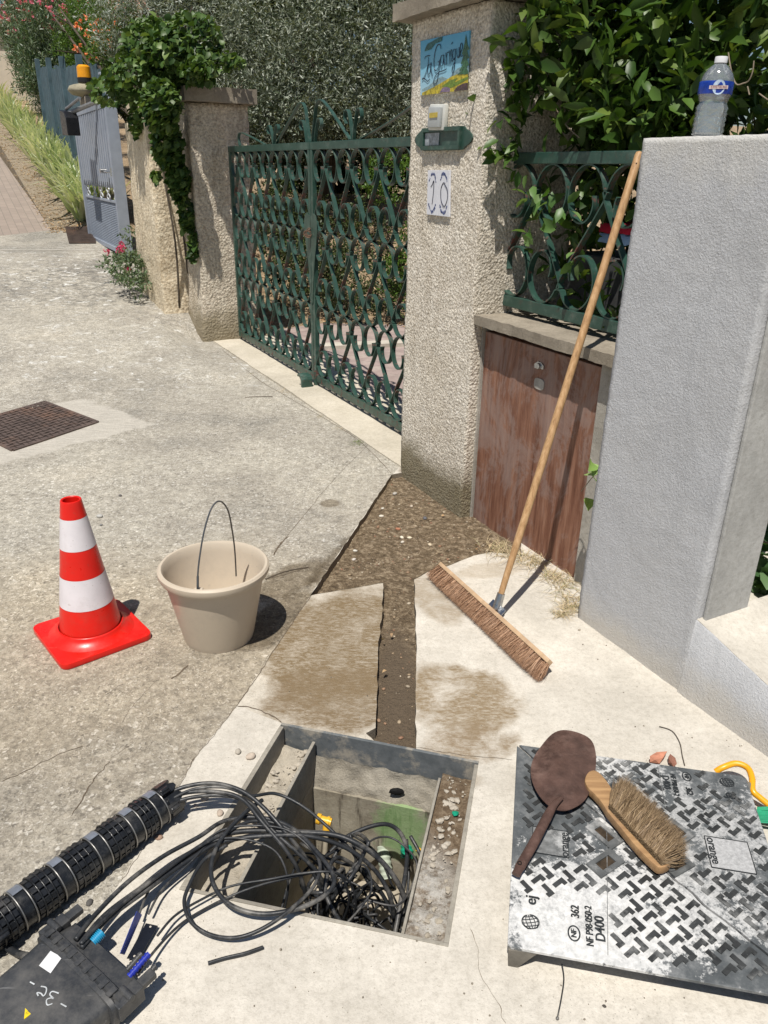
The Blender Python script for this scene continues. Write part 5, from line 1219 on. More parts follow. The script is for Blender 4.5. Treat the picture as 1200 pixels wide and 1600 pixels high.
for i in range(n): mb.f.append((i, (i+1) % n, o+(i+1) % n, o+i))
mb.build('blade', MTR, t, smooth=50)
mb = MB(); hp = [G(878, 1246, LZ+.037), G(866, 1257, LZ+.038), G(852, 1282, LZ+.035), G(835, 1315, LZ+.028), G(815, 1350, LZ+.02), G(806, 1367, LZ+.018)]
mb.tube(catmull(hp, 5), [lerp(.006, .0125, min(1, i/9))*(1 if i < 22 else .85) for i in range(26)], 14, flat=.55, up=EZ); h = mb.build('handle', MTR, t, smooth=50)
mb = MB(); c = G(812, 1348, LZ+.0285); mb.tube([c+Vector((math.cos(a), math.sin(a), 0))*.0045 for a in [k*math.pi/6 for k in range(12)]], .0013, 6, closed=True); mb.build('hanging_eye', simple('eye', (.02, .015, .012), .6), h)

MWD = Mt('worn beech', .6, 0, .3); _n = MWD.noise(30, 6, .65, MWD.mapping((0, 0, 0), (0, 0, R_(-52)), (.15, 2, 1)))
MWD.color(MWD.mix(MWD.ramp(MWD.noise(9, 5), [(.5, 0), (.7, .5)]), MWD.ramp(_n, [(.3, (.25, .14, .065)), (.7, (.44, .27, .13))]), (.22, .14, .09))).bump(_n, .3, .002)
t = thing('hand_brush', 'wooden hand brush with brown bristles on the chamber cover beside the trowel', 'brush', G(990, 1290, LZ))
ol = [(916, 1240), (912, 1228), (918, 1216), (930, 1214), (943, 1226), (956, 1246), (962, 1266), (992, 1302), (1022, 1338), (1044, 1354), (1044, 1362), (1030, 1367), (1018, 1360), (992, 1334), (966, 1302), (948, 1280), (938, 1264), (926, 1250)]
O = catmull([G(x, y, LZ+.010) for x, y in ol], 3, True); ar = sum(O[m].x*O[(m+1) % len(O)].y-O[(m+1) % len(O)].x*O[m].y for m in range(len(O))); O = O if ar > 0 else O[::-1]
mb = MB(); mb.prism(O, EZ*.024); mb.build('handle', MWD.m, t, bevel=.005, smooth=True)
def bristles(name, parent, A, Bp, n, tipf, mat, wd=.0011, seg=3, thick=.02, base_off=Vector()):
    mb = MB()
    for i in range(n):
        f = rnd.random(); b = A.lerp(Bp, f)+base_off*rnd.uniform(0, 1)+Vector((rnd.uniform(-.002, .002), rnd.uniform(-.002, .002), rnd.uniform(-thick/2, thick/2)))
        tp = tipf(f, b); mid = (b+tp)/2+Vector((rnd.gauss(0, .004), rnd.gauss(0, .004), rnd.gauss(0, .004))); d = (tp-b).normalized(); s_ = d.cross(Vector((rnd.gauss(0, 1), rnd.gauss(0, 1), rnd.gauss(0, 1)))).normalized()*wd/2
        mb.add([b-s_, b+s_, mid+s_, mid-s_, tp], [(0, 1, 2, 3), (3, 2, 4)])
    return mb.build(name, mat, parent)
def bristle_mat(name, cols):
    m = Mt(name, .55, 0, .3); g_ = Nd(m.nt, 'ShaderNodeNewGeometry').outputs['Random Per Island']; m.color(m.ramp(g_, [(i/(len(cols)-1), c) for i, c in enumerate(cols)])); return m.m
MB1 = bristle_mat('brown coir', [(.10, .065, .035), (.20, .135, .078), (.36, .26, .155), (.15, .10, .055)])
MB2 = bristle_mat('red brown coir', [(.20, .105, .06), (.38, .22, .13), (.55, .35, .22), (.30, .165, .095)])
A = G(962, 1258, LZ+.022); Bq = G(1042, 1346, LZ+.022); pd = (G(1010, 1262, LZ+.022)-G(985, 1288, LZ+.022)); pd.normalize(); al = (Bq-A).normalized()
def tipb(f, b): return b+pd*rnd.uniform(.070, .112)*(1-.15*abs(f-.5))+al*(rnd.gauss(0, .012)+(f-.5)*.030)+EZ*rnd.uniform(-.030, .030)
bristles('bristles', t, A-pd*.036+EZ*.018, Bq-pd*.032+EZ*.018, 30000, tipb, MB1, .0015, thick=.024)

# ------------------------------------------------------------------ broom leaning on the grille
t = thing('broom', 'wide coir broom with a long wooden handle leaning on the green grille', 'broom', G(775, 960, 0))
ba = G(689, 886, .052); bb = G(857, 1038, .052); bd = (bb-ba).normalized(); bs = (G(668, 898, 0)-G(690, 888, 0)); tipdir = (G(748, 982, .0)-(ba.lerp(bb, .5))); 
MWB = simple('pale broom wood', (.52, .36, .22), .6, 0, .2, 25, .2, .3, dirt=(.40, .27, .17))
side = tipdir-bd*tipdir.dot(bd); side.normalize(); nrm = bd.cross(side).normalized(); nrm = nrm if nrm.z > 0 else -nrm
mb = MB(); P = [ba+nrm*.023, bb-bd*.02+nrm*.023, bb+nrm*.012, bb-nrm*.012, bb-bd*.02-nrm*.023, ba-nrm*.023]
mb.prism(P, -side*.016); mb.build('head', MWB, t, bevel=.003, smooth=True)
def tipm(f, b):
    tp = b+side*rnd.uniform(.064, .078)+bd*(rnd.gauss(0, .006)+(.018*(f-.93)/.07 if f > .93 else (-.012 if f < .03 else 0)))+nrm*((b-ba).dot(nrm)*.45+rnd.gauss(0, .005)); tp.z = max(tp.z, .002); return tp
bristles('bristles', t, ba+side*.001, bb+side*.001-bd*.004, 15000, tipm, MB2, .0011, thick=.0, base_off=Vector()) if False else None
mb = MB()
for i in range(16000):
    f = rnd.random(); tf = round(f*52)/52; f = lerp(f, tf, .35); b = ba.lerp(bb, f)+nrm*rnd.uniform(-.020, .020)*(1 if f < .96 else .5); tp = tipm(f, b); mid = (b+tp)/2+Vector((rnd.gauss(0, .0025), rnd.gauss(0, .0025), rnd.gauss(0, .002)))
    d = (tp-b).normalized(); s_ = d.cross(Vector((rnd.gauss(0, 1), rnd.gauss(0, 1), rnd.gauss(0, 1)))).normalized()*.0006; mb.add([b-s_, b+s_, mid+s_, mid-s_, tp], [(0, 1, 2, 3), (3, 2, 4)])
mb.build('bristles', MB2, t)
hb = ba.lerp(bb, .535)-side*.012+EZ*.01; hb = G(776, 950, hb.z); ht = WN(1000, 237, -2.162)
MWH2 = Mt('handle wood', .5, 0, .35); _n = MWH2.noise(22, 7, .7, MWH2.mapping((0, 0, 0), (0, 0, 0), (4, 4, .35)))
MWH2.color(MWH2.ramp(_n, [(.28, (.22, .12, .055)), (.48, (.42, .25, .12)), (.7, (.56, .37, .20))])).bump(_n, .3, .002)
hd = (ht-hb).normalized(); HP = [hb+hd*.03]+[hb.lerp(ht, k/12)+Vector((noise.noise(Vector((k*1.3, 0, 0)))*.002, 0, 0)) for k in range(1, 12)]+[ht-hd*.012, ht-hd*.004, ht]
mb = MB(); mb.tube(HP, [.0115, .0125]+[.0145]*10+[.0145, .0125, .006], 20); hh = mb.build('handle', MWH2.m, t, smooth=50)
tc = (Vector((0, 0, EYE))-ht).normalized(); mb = MB(); c = ht-hd*.045; q = (tc-hd*tc.dot(hd)).normalized(); mb.tube([c+q*.0135, c+q*.0150], .0025, 10); mb.build('hole', simple('hole', (.02, .012, .008), .9), hh)  # dark disc puts the shade of a hanging hole into colour
mb = MB(); mb.tube([hb-hd*.005, hb+hd*.06], [.0165, .0150], 18); mb.bar(hb-bd*.045+EZ*.0, hb+bd*.045, .034, .003, nrm); mb.bar(hb-bd*.012-side*.004, hb-bd*.012+hd*.035, .02, .003, bd); mb.bar(hb+bd*.014, hb+bd*.012+hd*.035, .02, .003, bd); mb.build('socket', MSTEEL, t, smooth=True)

# ------------------------------------------------------------------ bottle
bz = 1.706; c = WN(1104, 213, -2.0); c = Vector((c.x, c.y, bz)); k = (WN(1104, 213, -2.0)-WN(1153, 213, -2.0)).length; 
t = thing('water_bottle', 'clear plastic water bottle with a blue label and white cap on the grey pier', 'bottle', c)
m = bpy.data.materials.new('clear plastic'); m.use_nodes = True; nt = m.node_tree; nt.nodes.clear()
fr = Nd(nt, 'ShaderNodeFresnel', {'IOR': 1.45}).outputs[0]; gl = Nd(nt, 'ShaderNodeBsdfGlossy', {'Roughness': .08, 'Color': (1, 1, 1, 1)}).outputs[0]; tr = Nd(nt, 'ShaderNodeBsdfTransparent', {'Color': (.93, .95, .96, 1)}).outputs[0]; df = Nd(nt, 'ShaderNodeBsdfDiffuse', {'Color': (.7, .75, .78, 1)}).outputs[0]
nz_ = Nd(nt, 'ShaderNodeTexNoise', {'Scale': 60.0, 'Vector': Nd(nt, 'ShaderNodeTexCoord').outputs['Object']}).outputs['Fac']; bpn = Nd(nt, 'ShaderNodeBump', {'Height': nz_, 'Strength': .5, 'Distance': .003}).outputs[0]
gl.node.inputs['Normal'].default_value if False else nt.links.new(bpn, gl.node.inputs['Normal'])
m1 = Nd(nt, 'ShaderNodeMixShader', {0: .20, 1: tr, 2: df}).outputs[0]; fa = Nd(nt, 'ShaderNodeMath', {0: fr, 1: .12}, operation='ADD').outputs[0]
m2 = Nd(nt, 'ShaderNodeMixShader', {0: fa, 1: m1, 2: gl}).outputs[0]; ou = Nd(nt, 'ShaderNodeOutputMaterial'); nt.links.new(m2, ou.inputs[0]); MCLR = m
rb = .046; HB = HZ(c, 1122, 88)-bz; print('bottle', k/2, HB)
pr = [(0, .004), (rb*.86, .0), (rb*.97, .006)]
for i in range(10): z = .012+i*.0105; pr.append((rb*(.98 if i % 2 else .93), z))
pr += [(rb*.84, .125), (rb*.90, .14), (rb*.99, .155), (rb*.99, .205), (rb*.97, .215), (rb*.86, .235), (rb*.6, .258), (rb*.33, .272), (rb*.29, .278), (rb*.29, .284)]
s_ = HB/.30; pr = [(a, b*s_) for a, b in pr]
tilt = Matrix.Rotation(R_(1.5), 3, 'Y'); mb = MB(); mb.lathe(pr, c, 40, tilt); mb.build('body', MCLR, t, smooth='all')
mb = MB(); mb.lathe([(rb*1.0+.0006, .157*s_), (rb*1.0+.0012, .160*s_), (rb*1.0+.0012, .202*s_), (rb*1.0+.0006, .205*s_)], c, 48, tilt); lb = mb.build('label', simple('blue label', (.012, .05, .36), .3, 0, .5, 30, spec=.5), t, smooth='all')
vd = (Vector((0, 0, bz))-c); vd.z = 0; vd.normalize(); vr = vd.cross(EZ)*-1; vr = EZ.cross(vd)
cz = c+tilt@Vector((0, 0, .181*s_))
def cyl(x, y, off): a = x/(rb+.001); return cz+(vd*math.cos(a)+vr*math.sin(a))*(rb+.0014+off)+EZ*y
sa_ = -.012
mb = MB(); P = [cyl(-sa_*0+.008+.017*math.cos(a), .019*math.sin(a)*1.0, .0002) for a in [k*math.pi/12 for k in range(24)]]
mb.prism(P, vd*.0004); mb.build('label_disc', simple('pale disc', (.45, .55, .68), .4, 0, .2, 80), lb)
mb = MB(); P = [cyl(x, y, .0009) for x, y in [(-.018+i*.0065, -.0045) for i in range(9)]+[(.034-i*.0065, .0045) for i in range(9)]]; mb.prism(P, vd*.0004); mb.build('name_band', simple('cream band', (.62, .50, .48), .4, 0, .1), lb)
cu = bpy.data.curves.new('t', 'FONT'); cu.body = 'CRISTALINE'; cu.size = .0088; cu.align_x = 'CENTER'; cu.align_y = 'CENTER'; to = bpy.data.objects.new('t', cu); C.objects.link(to)
me = bpy.data.meshes.new_from_object(to.evaluated_get(bpy.context.evaluated_depsgraph_get())); bpy.data.objects.remove(to)
for v in me.vertices: q = cyl(.008+v.co.x*.92, v.co.y, .0018); v.co = q
me.materials.clear(); me.materials.append(simple('dark red print', (.16, .02, .05), .4)); link('lettering', me, lb)
mb = MB(); mb.lathe([(0, HB), (rb*.36, HB-.001), (rb*.38, HB-.004), (rb*.38, HB-.017), (rb*.30, HB-.018)], c, 30, tilt); mb.build('cap', simple('white cap', (.7, .7, .72), .4, 0, .03), t, smooth=True)

# ------------------------------------------------------------------ manhole cover and drain
q = [T(*p) for p in ((70, 629), (153, 661), (20, 706))]; q.append(q[0]+q[2]-q[1]); zc = max(p.z for p in q)+.004
for p in q: p.z = zc
t = thing('manhole_cover', 'rusty patterned square manhole cover set in the street', 'manhole cover', (q[0]+q[2])/2)
MMH = simple('rusty cast cover', (.13, .095, .08), .6, .2, .35, 8, .4, .4, dirt=(.20, .12, .085)); MMD = simple('dark recess', (.045, .035, .03), .8)  # second colour: dark base below the raised tread and the grate bars
P = [q[0], q[1], q[2], q[3]]; ar = sum(P[m].x*P[(m+1) % 4].y-P[(m+1) % 4].x*P[m].y for m in range(4)); P = P if ar > 0 else P[::-1]
mb = MB(); mb.prism([p-EZ*.02 for p in P], EZ*.021); mb.build('plate', MMD, t)
fr_ = MB()
for i in range(4): fr_.bar(P[i]+EZ*.003, P[(i+1) % 4]+EZ*.003, .02, .010)
fr_.build('rim', MMH, t)
mb = MB(); nx = 15
for i in range(nx):
    for j in range(nx):
        s_, u_ = (i+.5)/nx, (j+.5)/nx; p = P[0].lerp(P[1], s_)+(P[3]-P[0])*u_; a_ = (P[1]-P[0]).normalized(); b_ = EZ.cross(a_); L = (P[1]-P[0]).length/nx
        if (i+j) % 2: a_, b_ = b_, a_
        mb.bar(p-a_*L*.46+EZ*.0042, p+a_*L*.46+EZ*.0042, L*.52, .006)
mb.build('tread', MMH, t)
q = [T(102, 357), T(148, 357), T(150, 381), T(108, 381)]; t = thing('drain_grate', 'small rusty drain grate beside the grey metal gate foot', 'drain grate', q[0])
P = [Vector((p.x, p.y, p.z+.006)) for p in q][::-1]; mb = MB(); mb.prism([p-EZ*.02 for p in P], EZ*.02); mb.build('tray', MMD, t)
mb = MB()
for k in range(15): mb.bar(q[0].lerp(q[3], k/14)+EZ*.02, q[1].lerp(q[2], k/14)+EZ*.02, .03, .02)
mb.build('bar', MMH, t)
# ------------------------------------------------------------------ hook rod, green net, brick bits
o = MB().tube(catmull([G(1118, 1206, .035), G(1130, 1199, .05), (G(1150, 1193, .06)), G(1168, 1200, .06), G(1175, 1216, .055), G(1176, 1235, .045), G(1188, 1247, .035), G(1215, 1268, .02), G(1260, 1300, .015)], 8), .0088, 14).build('lifting_hook', simple('orange yellow paint', (.78, .36, .012), .35, 0, .08, spec=.5), smooth='all'); tag(o, 'bent orange yellow lifting hook rod behind the chamber cover', 'hook')
mb = MB()
for k in range(26):
    a = G(1180+rnd.uniform(0, 6), 1262+k*.9, .03); b = G(1240, 1270+k*1.1+rnd.uniform(-3, 3), .03+rnd.uniform(-.01, .02)); mb.tube([a, a.lerp(b, .5)+EZ*.012, b], .0022, 5)
t = thing('green_brush', 'green bristled brush head at the right edge by the chamber cover', 'brush', G(1195, 1272, 0)); mb.build('bristles', simple('green bristle', (.03, .32, .17), .5), t, smooth=True)
mb = MB(); mb.box(G(1232, 1278, .03), (.05, .04, .05)); mb.build('block', simple('dark block', (.02, .03, .03), .5), t, bevel=.005)
for i, (px, py, s_, lab) in enumerate(((1028, 1183, .03, 'flat broken piece of orange brick behind the chamber cover'), (1050, 1188, .022, 'smaller darker brick fragment beside the flat one'))):
    mb = MB(); mb.ball(G(px, py, .015), s_, 1, .25, Matrix.Rotation(.5+i, 3, 'Z'), (1.1, .6, .45)); tag(mb.build('brick_fragment', simple('brick', (.50, .22, .14) if i == 0 else (.28, .13, .09), .9, 0, .3, 40, .5)), lab, 'brick fragment')

# ------------------------------------------------------------------ vegetation
def V3(p): return np.array([p.x, p.y, p.z])
LOL = leafmat('olive leaves', [(.030, .045, .022), (.085, .11, .062), (.17, .195, .135), (.40, .43, .34), (.045, .062, .032)], .42, .12, .4)
LLA = leafmat('laurel leaves', [(.020, .048, .008), (.045, .095, .016), (.085, .155, .028), (.030, .065, .012), (.17, .24, .05)], .42, .2, .32)
LIV = leafmat('ivy leaves', [(.020, .048, .010), (.05, .10, .020), (.11, .18, .045), (.03, .065, .014), (.20, .28, .08)], .45, .2, .3)
LNE = leafmat('oleander leaves', [(.03, .065, .028), (.06, .11, .045), (.12, .17, .08), (.22, .26, .17), (.04, .08, .03)], .4, .15, .4)
LTR = leafmat('bright shrub leaves', [(.03, .07, .01), (.07, .14, .02), (.12, .21, .03), (.05, .1, .015)], .5, .3)
LIR = leafmat('striped iris leaves', [(.18, .28, .11), (.70, .73, .52), (.38, .48, .24), (.80, .80, .64), (.26, .36, .17)], .5, .15)
LGS = leafmat('garden shrub leaves', [(.018, .030, .010), (.045, .065, .018), (.085, .11, .032), (.03, .045, .014)], .5, .15)
LDR = leafmat('dry leaves', [(.35, .20, .10), (.52, .36, .20), (.22, .12, .06), (.6, .47, .3)], .8, .1, .1)
LPK = leafmat('pink petals', [(.65, .12, .22), (.75, .25, .36), (.55, .08, .16)], .6, .3); LOR = leafmat('orange petals', [(.75, .16, .06), (.85, .32, .16), (.80, .42, .30)], .6, .3)
LRP = leafmat('valerian petals', [(.50, .04, .12), (.62, .10, .2)], .6, .2)
BARK = simple('bark', (.10, .08, .06), .9, 0, .4, 12, .8); TWIG = simple('pale twig', (.26, .21, .15), .8, 0, .3, 30)
def trunk(t, base, crown, nb, r0, mat=BARK, nm='trunk', seed=1):
    q = random.Random(seed); mb = MB(); fork = base.lerp(crown, .35)
    mb.tube(catmull([base, base.lerp(fork, .5)+Vector((q.uniform(-.06, .06), q.uniform(-.06, .06), 0)), fork], 5), [r0*(1.15-.03*i) for i in range(11)], 10)
    for k in range(nb):
        a = 2*math.pi*k/nb+q.uniform(-.4, .4); L = (crown-base).length; e = crown+Vector((math.cos(a), math.sin(a), q.uniform(-.1, .4)))*min(L*.3, .9)
        m_ = fork.lerp(e, .5)+Vector((q.uniform(-.1, .1), q.uniform(-.1, .1), .15*L*.3)); P = catmull([fork, m_, e], 5); mb.tube(P, [r0*.62*(1-.075*i) for i in range(11)], 7)
        for j in range(3):
            s_ = P[4+j*2]; mb.tube([s_, s_+Vector((q.uniform(-1, 1), q.uniform(-1, 1), q.uniform(-.1, .9)))*min(L*.15, .5)], [r0*.2, r0*.06], 5)
    return mb.build(nm, mat, t, smooth='all')
def tree(name, label, cat, base, blobs, n, tl, per, L, W, mat, broad=False, up=.25, group=None, r0=.08, seed=1, nb=6, spread=.5, clump=9):
    t = thing(name, label, cat, base, group); ce = sum((Vector(b[0])*b[2] for b in blobs), Vector())/sum(b[2] for b in blobs)
    trunk(t, base, ce, nb, r0, seed=seed)
    P, D = twigleaves(blobs, n, tl, per, up, spread=spread, clump=clump); k = len(P)
    leaves('crown', P, D, rng.uniform(.7, 1.15, k)*L, rng.uniform(.8, 1.1, k)*W, mat, t, broad)
    return t
def B(p, r, w_=1): return (tuple(p), r if isinstance(r, (tuple, list)) else (r, r, r), w_)
# olive trees behind the gate
tree('olive_tree', 'big silvery olive tree filling the view above the green gate', 'olive tree', Vector((-.95, 12.3, .9)),
     [B(AY(430, 120, 11.4), (1.1, .9, .85), 3), B(AY(560, 90, 11.8), (1.2, 1.0, 1.0), 3), B(AY(500, 175, 11.0), (1.1, .7, .42), 2), B(AY(620, 150, 11.2), (.8, .8, .75), 2), B(AY(390, 190, 10.9), (.55, .5, .4), 1), B(AY(500, 20, 12.2), (1.8, 1.1, .8), 3), B(AY(690, 60, 12.0), (1.0, .9, 1.2), 1.5), B(AY(570, 205, 10.9), (.9, .5, .25), 1.2)],
     8200, .26, 9, .070, .016, LOL, up=.15, r0=.12, seed=3)
tree('olive_tree', 'paler silvery olive tree behind the ivy between the orange flowers and the gate', 'olive tree', Vector((-3.9, 14.3, 1.2)),
     [B(AY(240, 35, 13.6), (.9, .8, .75), 2), B(AY(320, 45, 13.4), (1.1, .8, .8), 2), B(AY(370, 120, 13.2), (.7, .6, .7), 1.2), B(AY(280, -30, 14), (1.3, .9, .7), 2)],
     3600, .26, 9, .075, .015, leafmat('silver olive leaves', [(.10, .13, .09), (.28, .32, .26), (.42, .45, .40), (.16, .19, .14)], .42, .15, .4), up=.55, r0=.10, seed=5)
# oleander and shrubs at the top left
pb = UN(21, -3.6, 1.6)
tree('oleander', 'large oleander with pink flowers above the blue board fence', 'oleander', pb,
     [B(WN(62, 60, -3.4), (1.0, 1.1, 1.0), 3), B(WN(78, 105, -3.0), (.7, .9, .8), 2), B(WN(95, 85, -3.2), (1.0, 1.5, .9), 2), B(WN(75, 140, -2.7), (.5, .9, .5), 1), B(WN(85, 20, -3.6), (1.2, 1.5, .9), 2)],
     6500, .36, 9, .15, .026, LNE, up=.8, seed=8)
P, D = twigleaves([B(WN(55, 35, -3.2), (1.1, 1.2, .7)), B(WN(100, 15, -3.4), (1.3, 1.3, .6))], 210, .12, 6, 1.0)
q_ = [o for o in bpy.data.objects if o.name.startswith('oleander')][0]; leaves('flowers', P, D, .075, .065, LPK, q_)
t = tree('trumpet_vine', 'bright green shrub with orange trumpet flowers beyond the amber beacon', 'shrub', UN(15.6, -3.4, 1.1),
     [B(WN(150, 85, -3.1), (.75, .7, .55), 2), B(WN(165, 40, -3.3), (.8, .7, .7), 2), B(WN(188, 75, -2.8), (.5, .5, .5), 1), B(WN(140, 25, -3.4), (.6, .6, .6), 1)], 2600, .2, 8, .07, .022, LTR, up=.2, seed=9)
P, D = twigleaves([B(WN(158, 45, -2.9), (.45, .4, .25)), B(WN(140, 75, -2.8), (.4, .4, .2)), B(WN(172, 55, -2.7), (.35, .4, .2))], 60, .05, 9, .3)
leaves('flowers', P, D, .05, .04, LOR, t)
# ivy over the neighbour wall
def ivy(name, label, cl, n, L, parent_base, seed, vines=()):
    t = thing(name, label, 'ivy', parent_base)
    w_ = np.array([c[2] for c in cl], float); w_ /= w_.sum(); idx = rng.choice(len(cl), n, p=w_); c = np.array([c[0] for c in cl])[idx]; r_ = np.array([c[1] for c in cl])[idx]
    q = rdir(n); P = c+(q[:, 0]*r_[:, 0]*rng.uniform(.3, 1, n)**.4)[:, None]*np.array([E2.x, E2.y, 0])+(q[:, 1]*r_[:, 1]*rng.uniform(.3, 1, n)**.4)[:, None]*np.array([N2.x, N2.y, 0])+(q[:, 2]*r_[:, 2]*rng.uniform(.3, 1, n)**.4)[:, None]*np.array([0, 0, 1.])
    D = rng.normal(size=(n, 3))*.55+np.array([N2.x-.2, N2.y-.5, -.7])*.7
    leaves('leaves', P, D, rng.uniform(.6, 1.2, n)*L, rng.uniform(.8, 1.1, n)*L*.85, LIV, t, True, upb=.8, fold=.12)
    mb = MB(); q = random.Random(seed)
    for v in vines: mb.tube(catmull(v, 4), [.012*(1-.6*i/(len(v)*4)) for i in range((len(v)-1)*4+1)], 6)
    mb.build('stem', BARK, t, smooth='all'); return t
def cl(px, py, n, ru, rn, rz, w_): p = WN(px, py, n); return ((p.x, p.y, p.z), (ru, rn, rz), w_)
ivy('ivy', 'thick ivy spilling over the ochre wall and hanging down beside the gate pillar', [
    cl(270, 95, -1.95, .45, .32, .26, 5), cl(215, 125, -1.75, .5, .30, .22, 3), cl(240, 70, -2.05, .55, .3, .25, 3), cl(300, 60, -2.15, .35, .3, .22, 2), cl(255, 165, -1.75, .28, .16, .22, 3.2), cl(175, 140, -1.65, .5, .2, .15, 1.2),
    cl(265, 225, -1.83, .16, .13, .26, 2.6), cl(282, 280, -1.90, .09, .10, .20, 1.5), cl(295, 335, -1.96, .07, .07, .18, .7), cl(305, 385, -1.98, .05, .05, .14, .3), cl(247, 275, -1.74, .05, .03, .06, .12), cl(310, 112, -2.05, .30, .14, .10, 1.6), cl(345, 95, -2.3, .25, .25, .08, .7), cl(215, 190, -1.72, .2, .04, .15, .5)],
    5200, .075, UN(8.6, -1.7, .3), 4, [[UN(8.23, -1.9, .25), UN(8.16, -1.9, .9), UN(8.22, -1.85, 1.6), UN(8.5, -1.9, 2.1)], [UN(8.15, -2.0, .6), UN(8.12, -1.96, 1.2), UN(8.3, -1.9, 2.0)]])
t = thing('ivy', 'small ivy sprig growing out beside the brown meter door', 'ivy', WN(930, 745, -1.98)); P = []; D = []
for px, py, L in ((925, 722, .05), (938, 735, .045), (922, 738, .05), (945, 748, .045), (930, 750, .04), (915, 777, .055), (940, 728, .03), (950, 740, .03)):
    a = WN(px, py, -1.97+rnd.uniform(0, .05)); P.append(V3(a)); D.append([rnd.uniform(-.8, .8), -.6, rnd.uniform(-.6, .5)])
leaves('leaves', np.array(P), np.array(D), .055, .05, leafmat('fresh ivy', [(.10, .22, .04), (.22, .36, .09), (.30, .42, .16)], .4, .25), t, True)
MB().tube(catmull([WN(908, 768, -2.0), WN(918, 755, -1.99), WN(930, 742, -1.96), WN(945, 738, -1.93)], 4), .0018, 5).build('stem', TWIG, t)
# big leaved laurel behind the grille and above the pier
t = thing('laurel_hedge', 'dense glossy laurel bush behind the grille and the grey pier', 'laurel', UN(2.2, -2.8, 0))
cls = [B(WN(860, 110, -2.65), (.55, .30, .38), 5), B(WN(980, 90, -2.6), (.5, .28, .38), 5), B(WN(1100, 40, -2.7), (.5, .3, .40), 4), B(WN(1180, 60, -2.75), (.4, .3, .5), 2), B(WN(800, 60, -2.55), (.26, .22, .26), 2.2), B(WN(850, 230, -2.55), (.32, .26, .22), 2.6), B(WN(930, 330, -2.68), (.48, .24, .38), 2.2), B(WN(820, 400, -2.8), (.4, .25, .3), .6), B(UN(2.3, -2.95, 1.1), (.8, .5, .9), 3), B(UN(2.4, -2.75, 1.15), (.5, .2, .35), 2), B(WN(800, 215, -2.35), (.14, .10, .12), .7), B(WN(1010, 190, -2.55), (.3, .2, .12), 1.2), B(WN(1000, -60, -2.7), (.9, .4, .3), 3)]
P, D = twigleaves(cls, 1600, .18, 7, .35, spread=.65, clump=4); k = len(P)
uu = P @ np.array([E2.x, E2.y, 0]); nn = P @ np.array([N2.x, N2.y, 0]); keep = (nn < -2.27) | (P[:, 2] > 1.80) & (nn < -2.02) | (P[:, 2] > 1.69) & (nn < -2.20)
keep &= ~((uu > 2.95) & (uu < 3.7) & (nn > -2.6)) | (P[:, 2] > 2.4)
P, D = P[keep], D[keep]; k = len(P)
leaves('leaves', P, D, rng.uniform(.7, 1.3, k)*.094, rng.uniform(.8, 1.15, k)*.040, LLA, t, True, fold=.16, curl=.16)
P = rdir(900)*np.array([.12, .12, .12])*rng.uniform(0, 1, 900)[:, None]
a1, a2, a3 = V3(WN(770, 170, -2.12)), V3(WN(790, 215, -2.10)), V3(WN(815, 130, -2.15)); Q_ = []
for c in (a1, a2, a3): Q_.append(c+rdir(34)*np.array([.06, .06, .09]))
Q_ = np.concatenate(Q_); leaves('overhanging_leaves', Q_, rng.normal(size=(len(Q_), 3))+np.array([-.7, -.8, 0]), .078, .036, LLA, t, True, fold=.16)
c5 = [V3(WN(px, py, -2.19)) for px, py in ((835, 300), (850, 320), (868, 345), (885, 330), (830, 370), (815, 275), (900, 400))]; Q_ = np.concatenate([c+rdir(5)*.035 for c in c5]); leaves('grille_leaves', Q_, rng.normal(size=(len(Q_), 3))+np.array([-.5, -.7, -.2]), .07, .033, leafmat('young laurel', [(.06, .14, .03), (.12, .22, .06), (.18, .28, .1)], .4, .3), t, True, fold=.12)
mb = MB(); q = random.Random(3)
for k in range(26):
    a = UN(q.uniform(1.4, 3.0), q.uniform(-3.1, -2.6), .1); b = a+Vector((q.uniform(-.25, .25), q.uniform(-.3, .1), q.uniform(1.2, 2.3))); m_ = a.lerp(b, .5)+Vector((q.uniform(-.1, .1), q.uniform(-.1, .1), 0)); mb.tube(catmull([a, m_, b], 5), [.012*(1-.07*i) for i in range(11)], 6)
mb.build('stem', BARK, t, smooth='all')
for P_ in ([(1138, 82), (1142, 108), (1150, 131), (1162, 130), (1170, 126), (1176, 112), (1178, 95)], [(1168, 135), (1171, 148)], [(1186, 146), (1200, 156)], [(860, 150), (880, 190), (905, 215)]): MB().tube(catmull([WN(x, y, -2.25) for x, y in P_], 4), .0022, 5).build('twig', TWIG, t)
# background hedge mass deep behind, real bushes of the garden
def bush(name, label, base, blobs, n, L, W, mat, group=None, seed=1, up=.3, broad=False, cat='shrub'): return tree(name, label, cat, base, blobs, n, .14, 8, L, W, mat, broad, up, group, .03, seed, 5)
GS = 'shrubs in the garden behind the gate'
bush('garden_shrub', 'dark tall shrub hedge behind the laurel on the right', UN(1.6, -4.0, 0), [B(UN(1.0, -4.0, 1.3), (1.3, .9, 1.5), 1), B(UN(2.6, -4.3, 1.2), (1.1, .8, 1.3), 1), B(UN(3.4, -4.6, 1.5), (.8, .7, 1.6), 1)], 2200, .10, .05, LLA, seed=11, broad=True)
bush('garden_shrub', 'yellowish green shrub seen through the right gate leaf below its top rail', Vector((.15, 9.3, .3)), [B(AY(612, 275, 9.2), (.28, .3, .22)), B(AY(640, 420, 8.8), (.30, .3, .38), 1.5)], 420, .05, .02, LTR, GS, 12)
bush('garden_shrub', 'low green shrub seen low through the middle of the gate', Vector((-.5, 9.2, .1)), [B(AY(560, 440, 9.0), (.7, .45, .40)), B(AY(480, 430, 9.3), (.5, .4, .35))], 900, .05, .022, LGS, GS, 13)
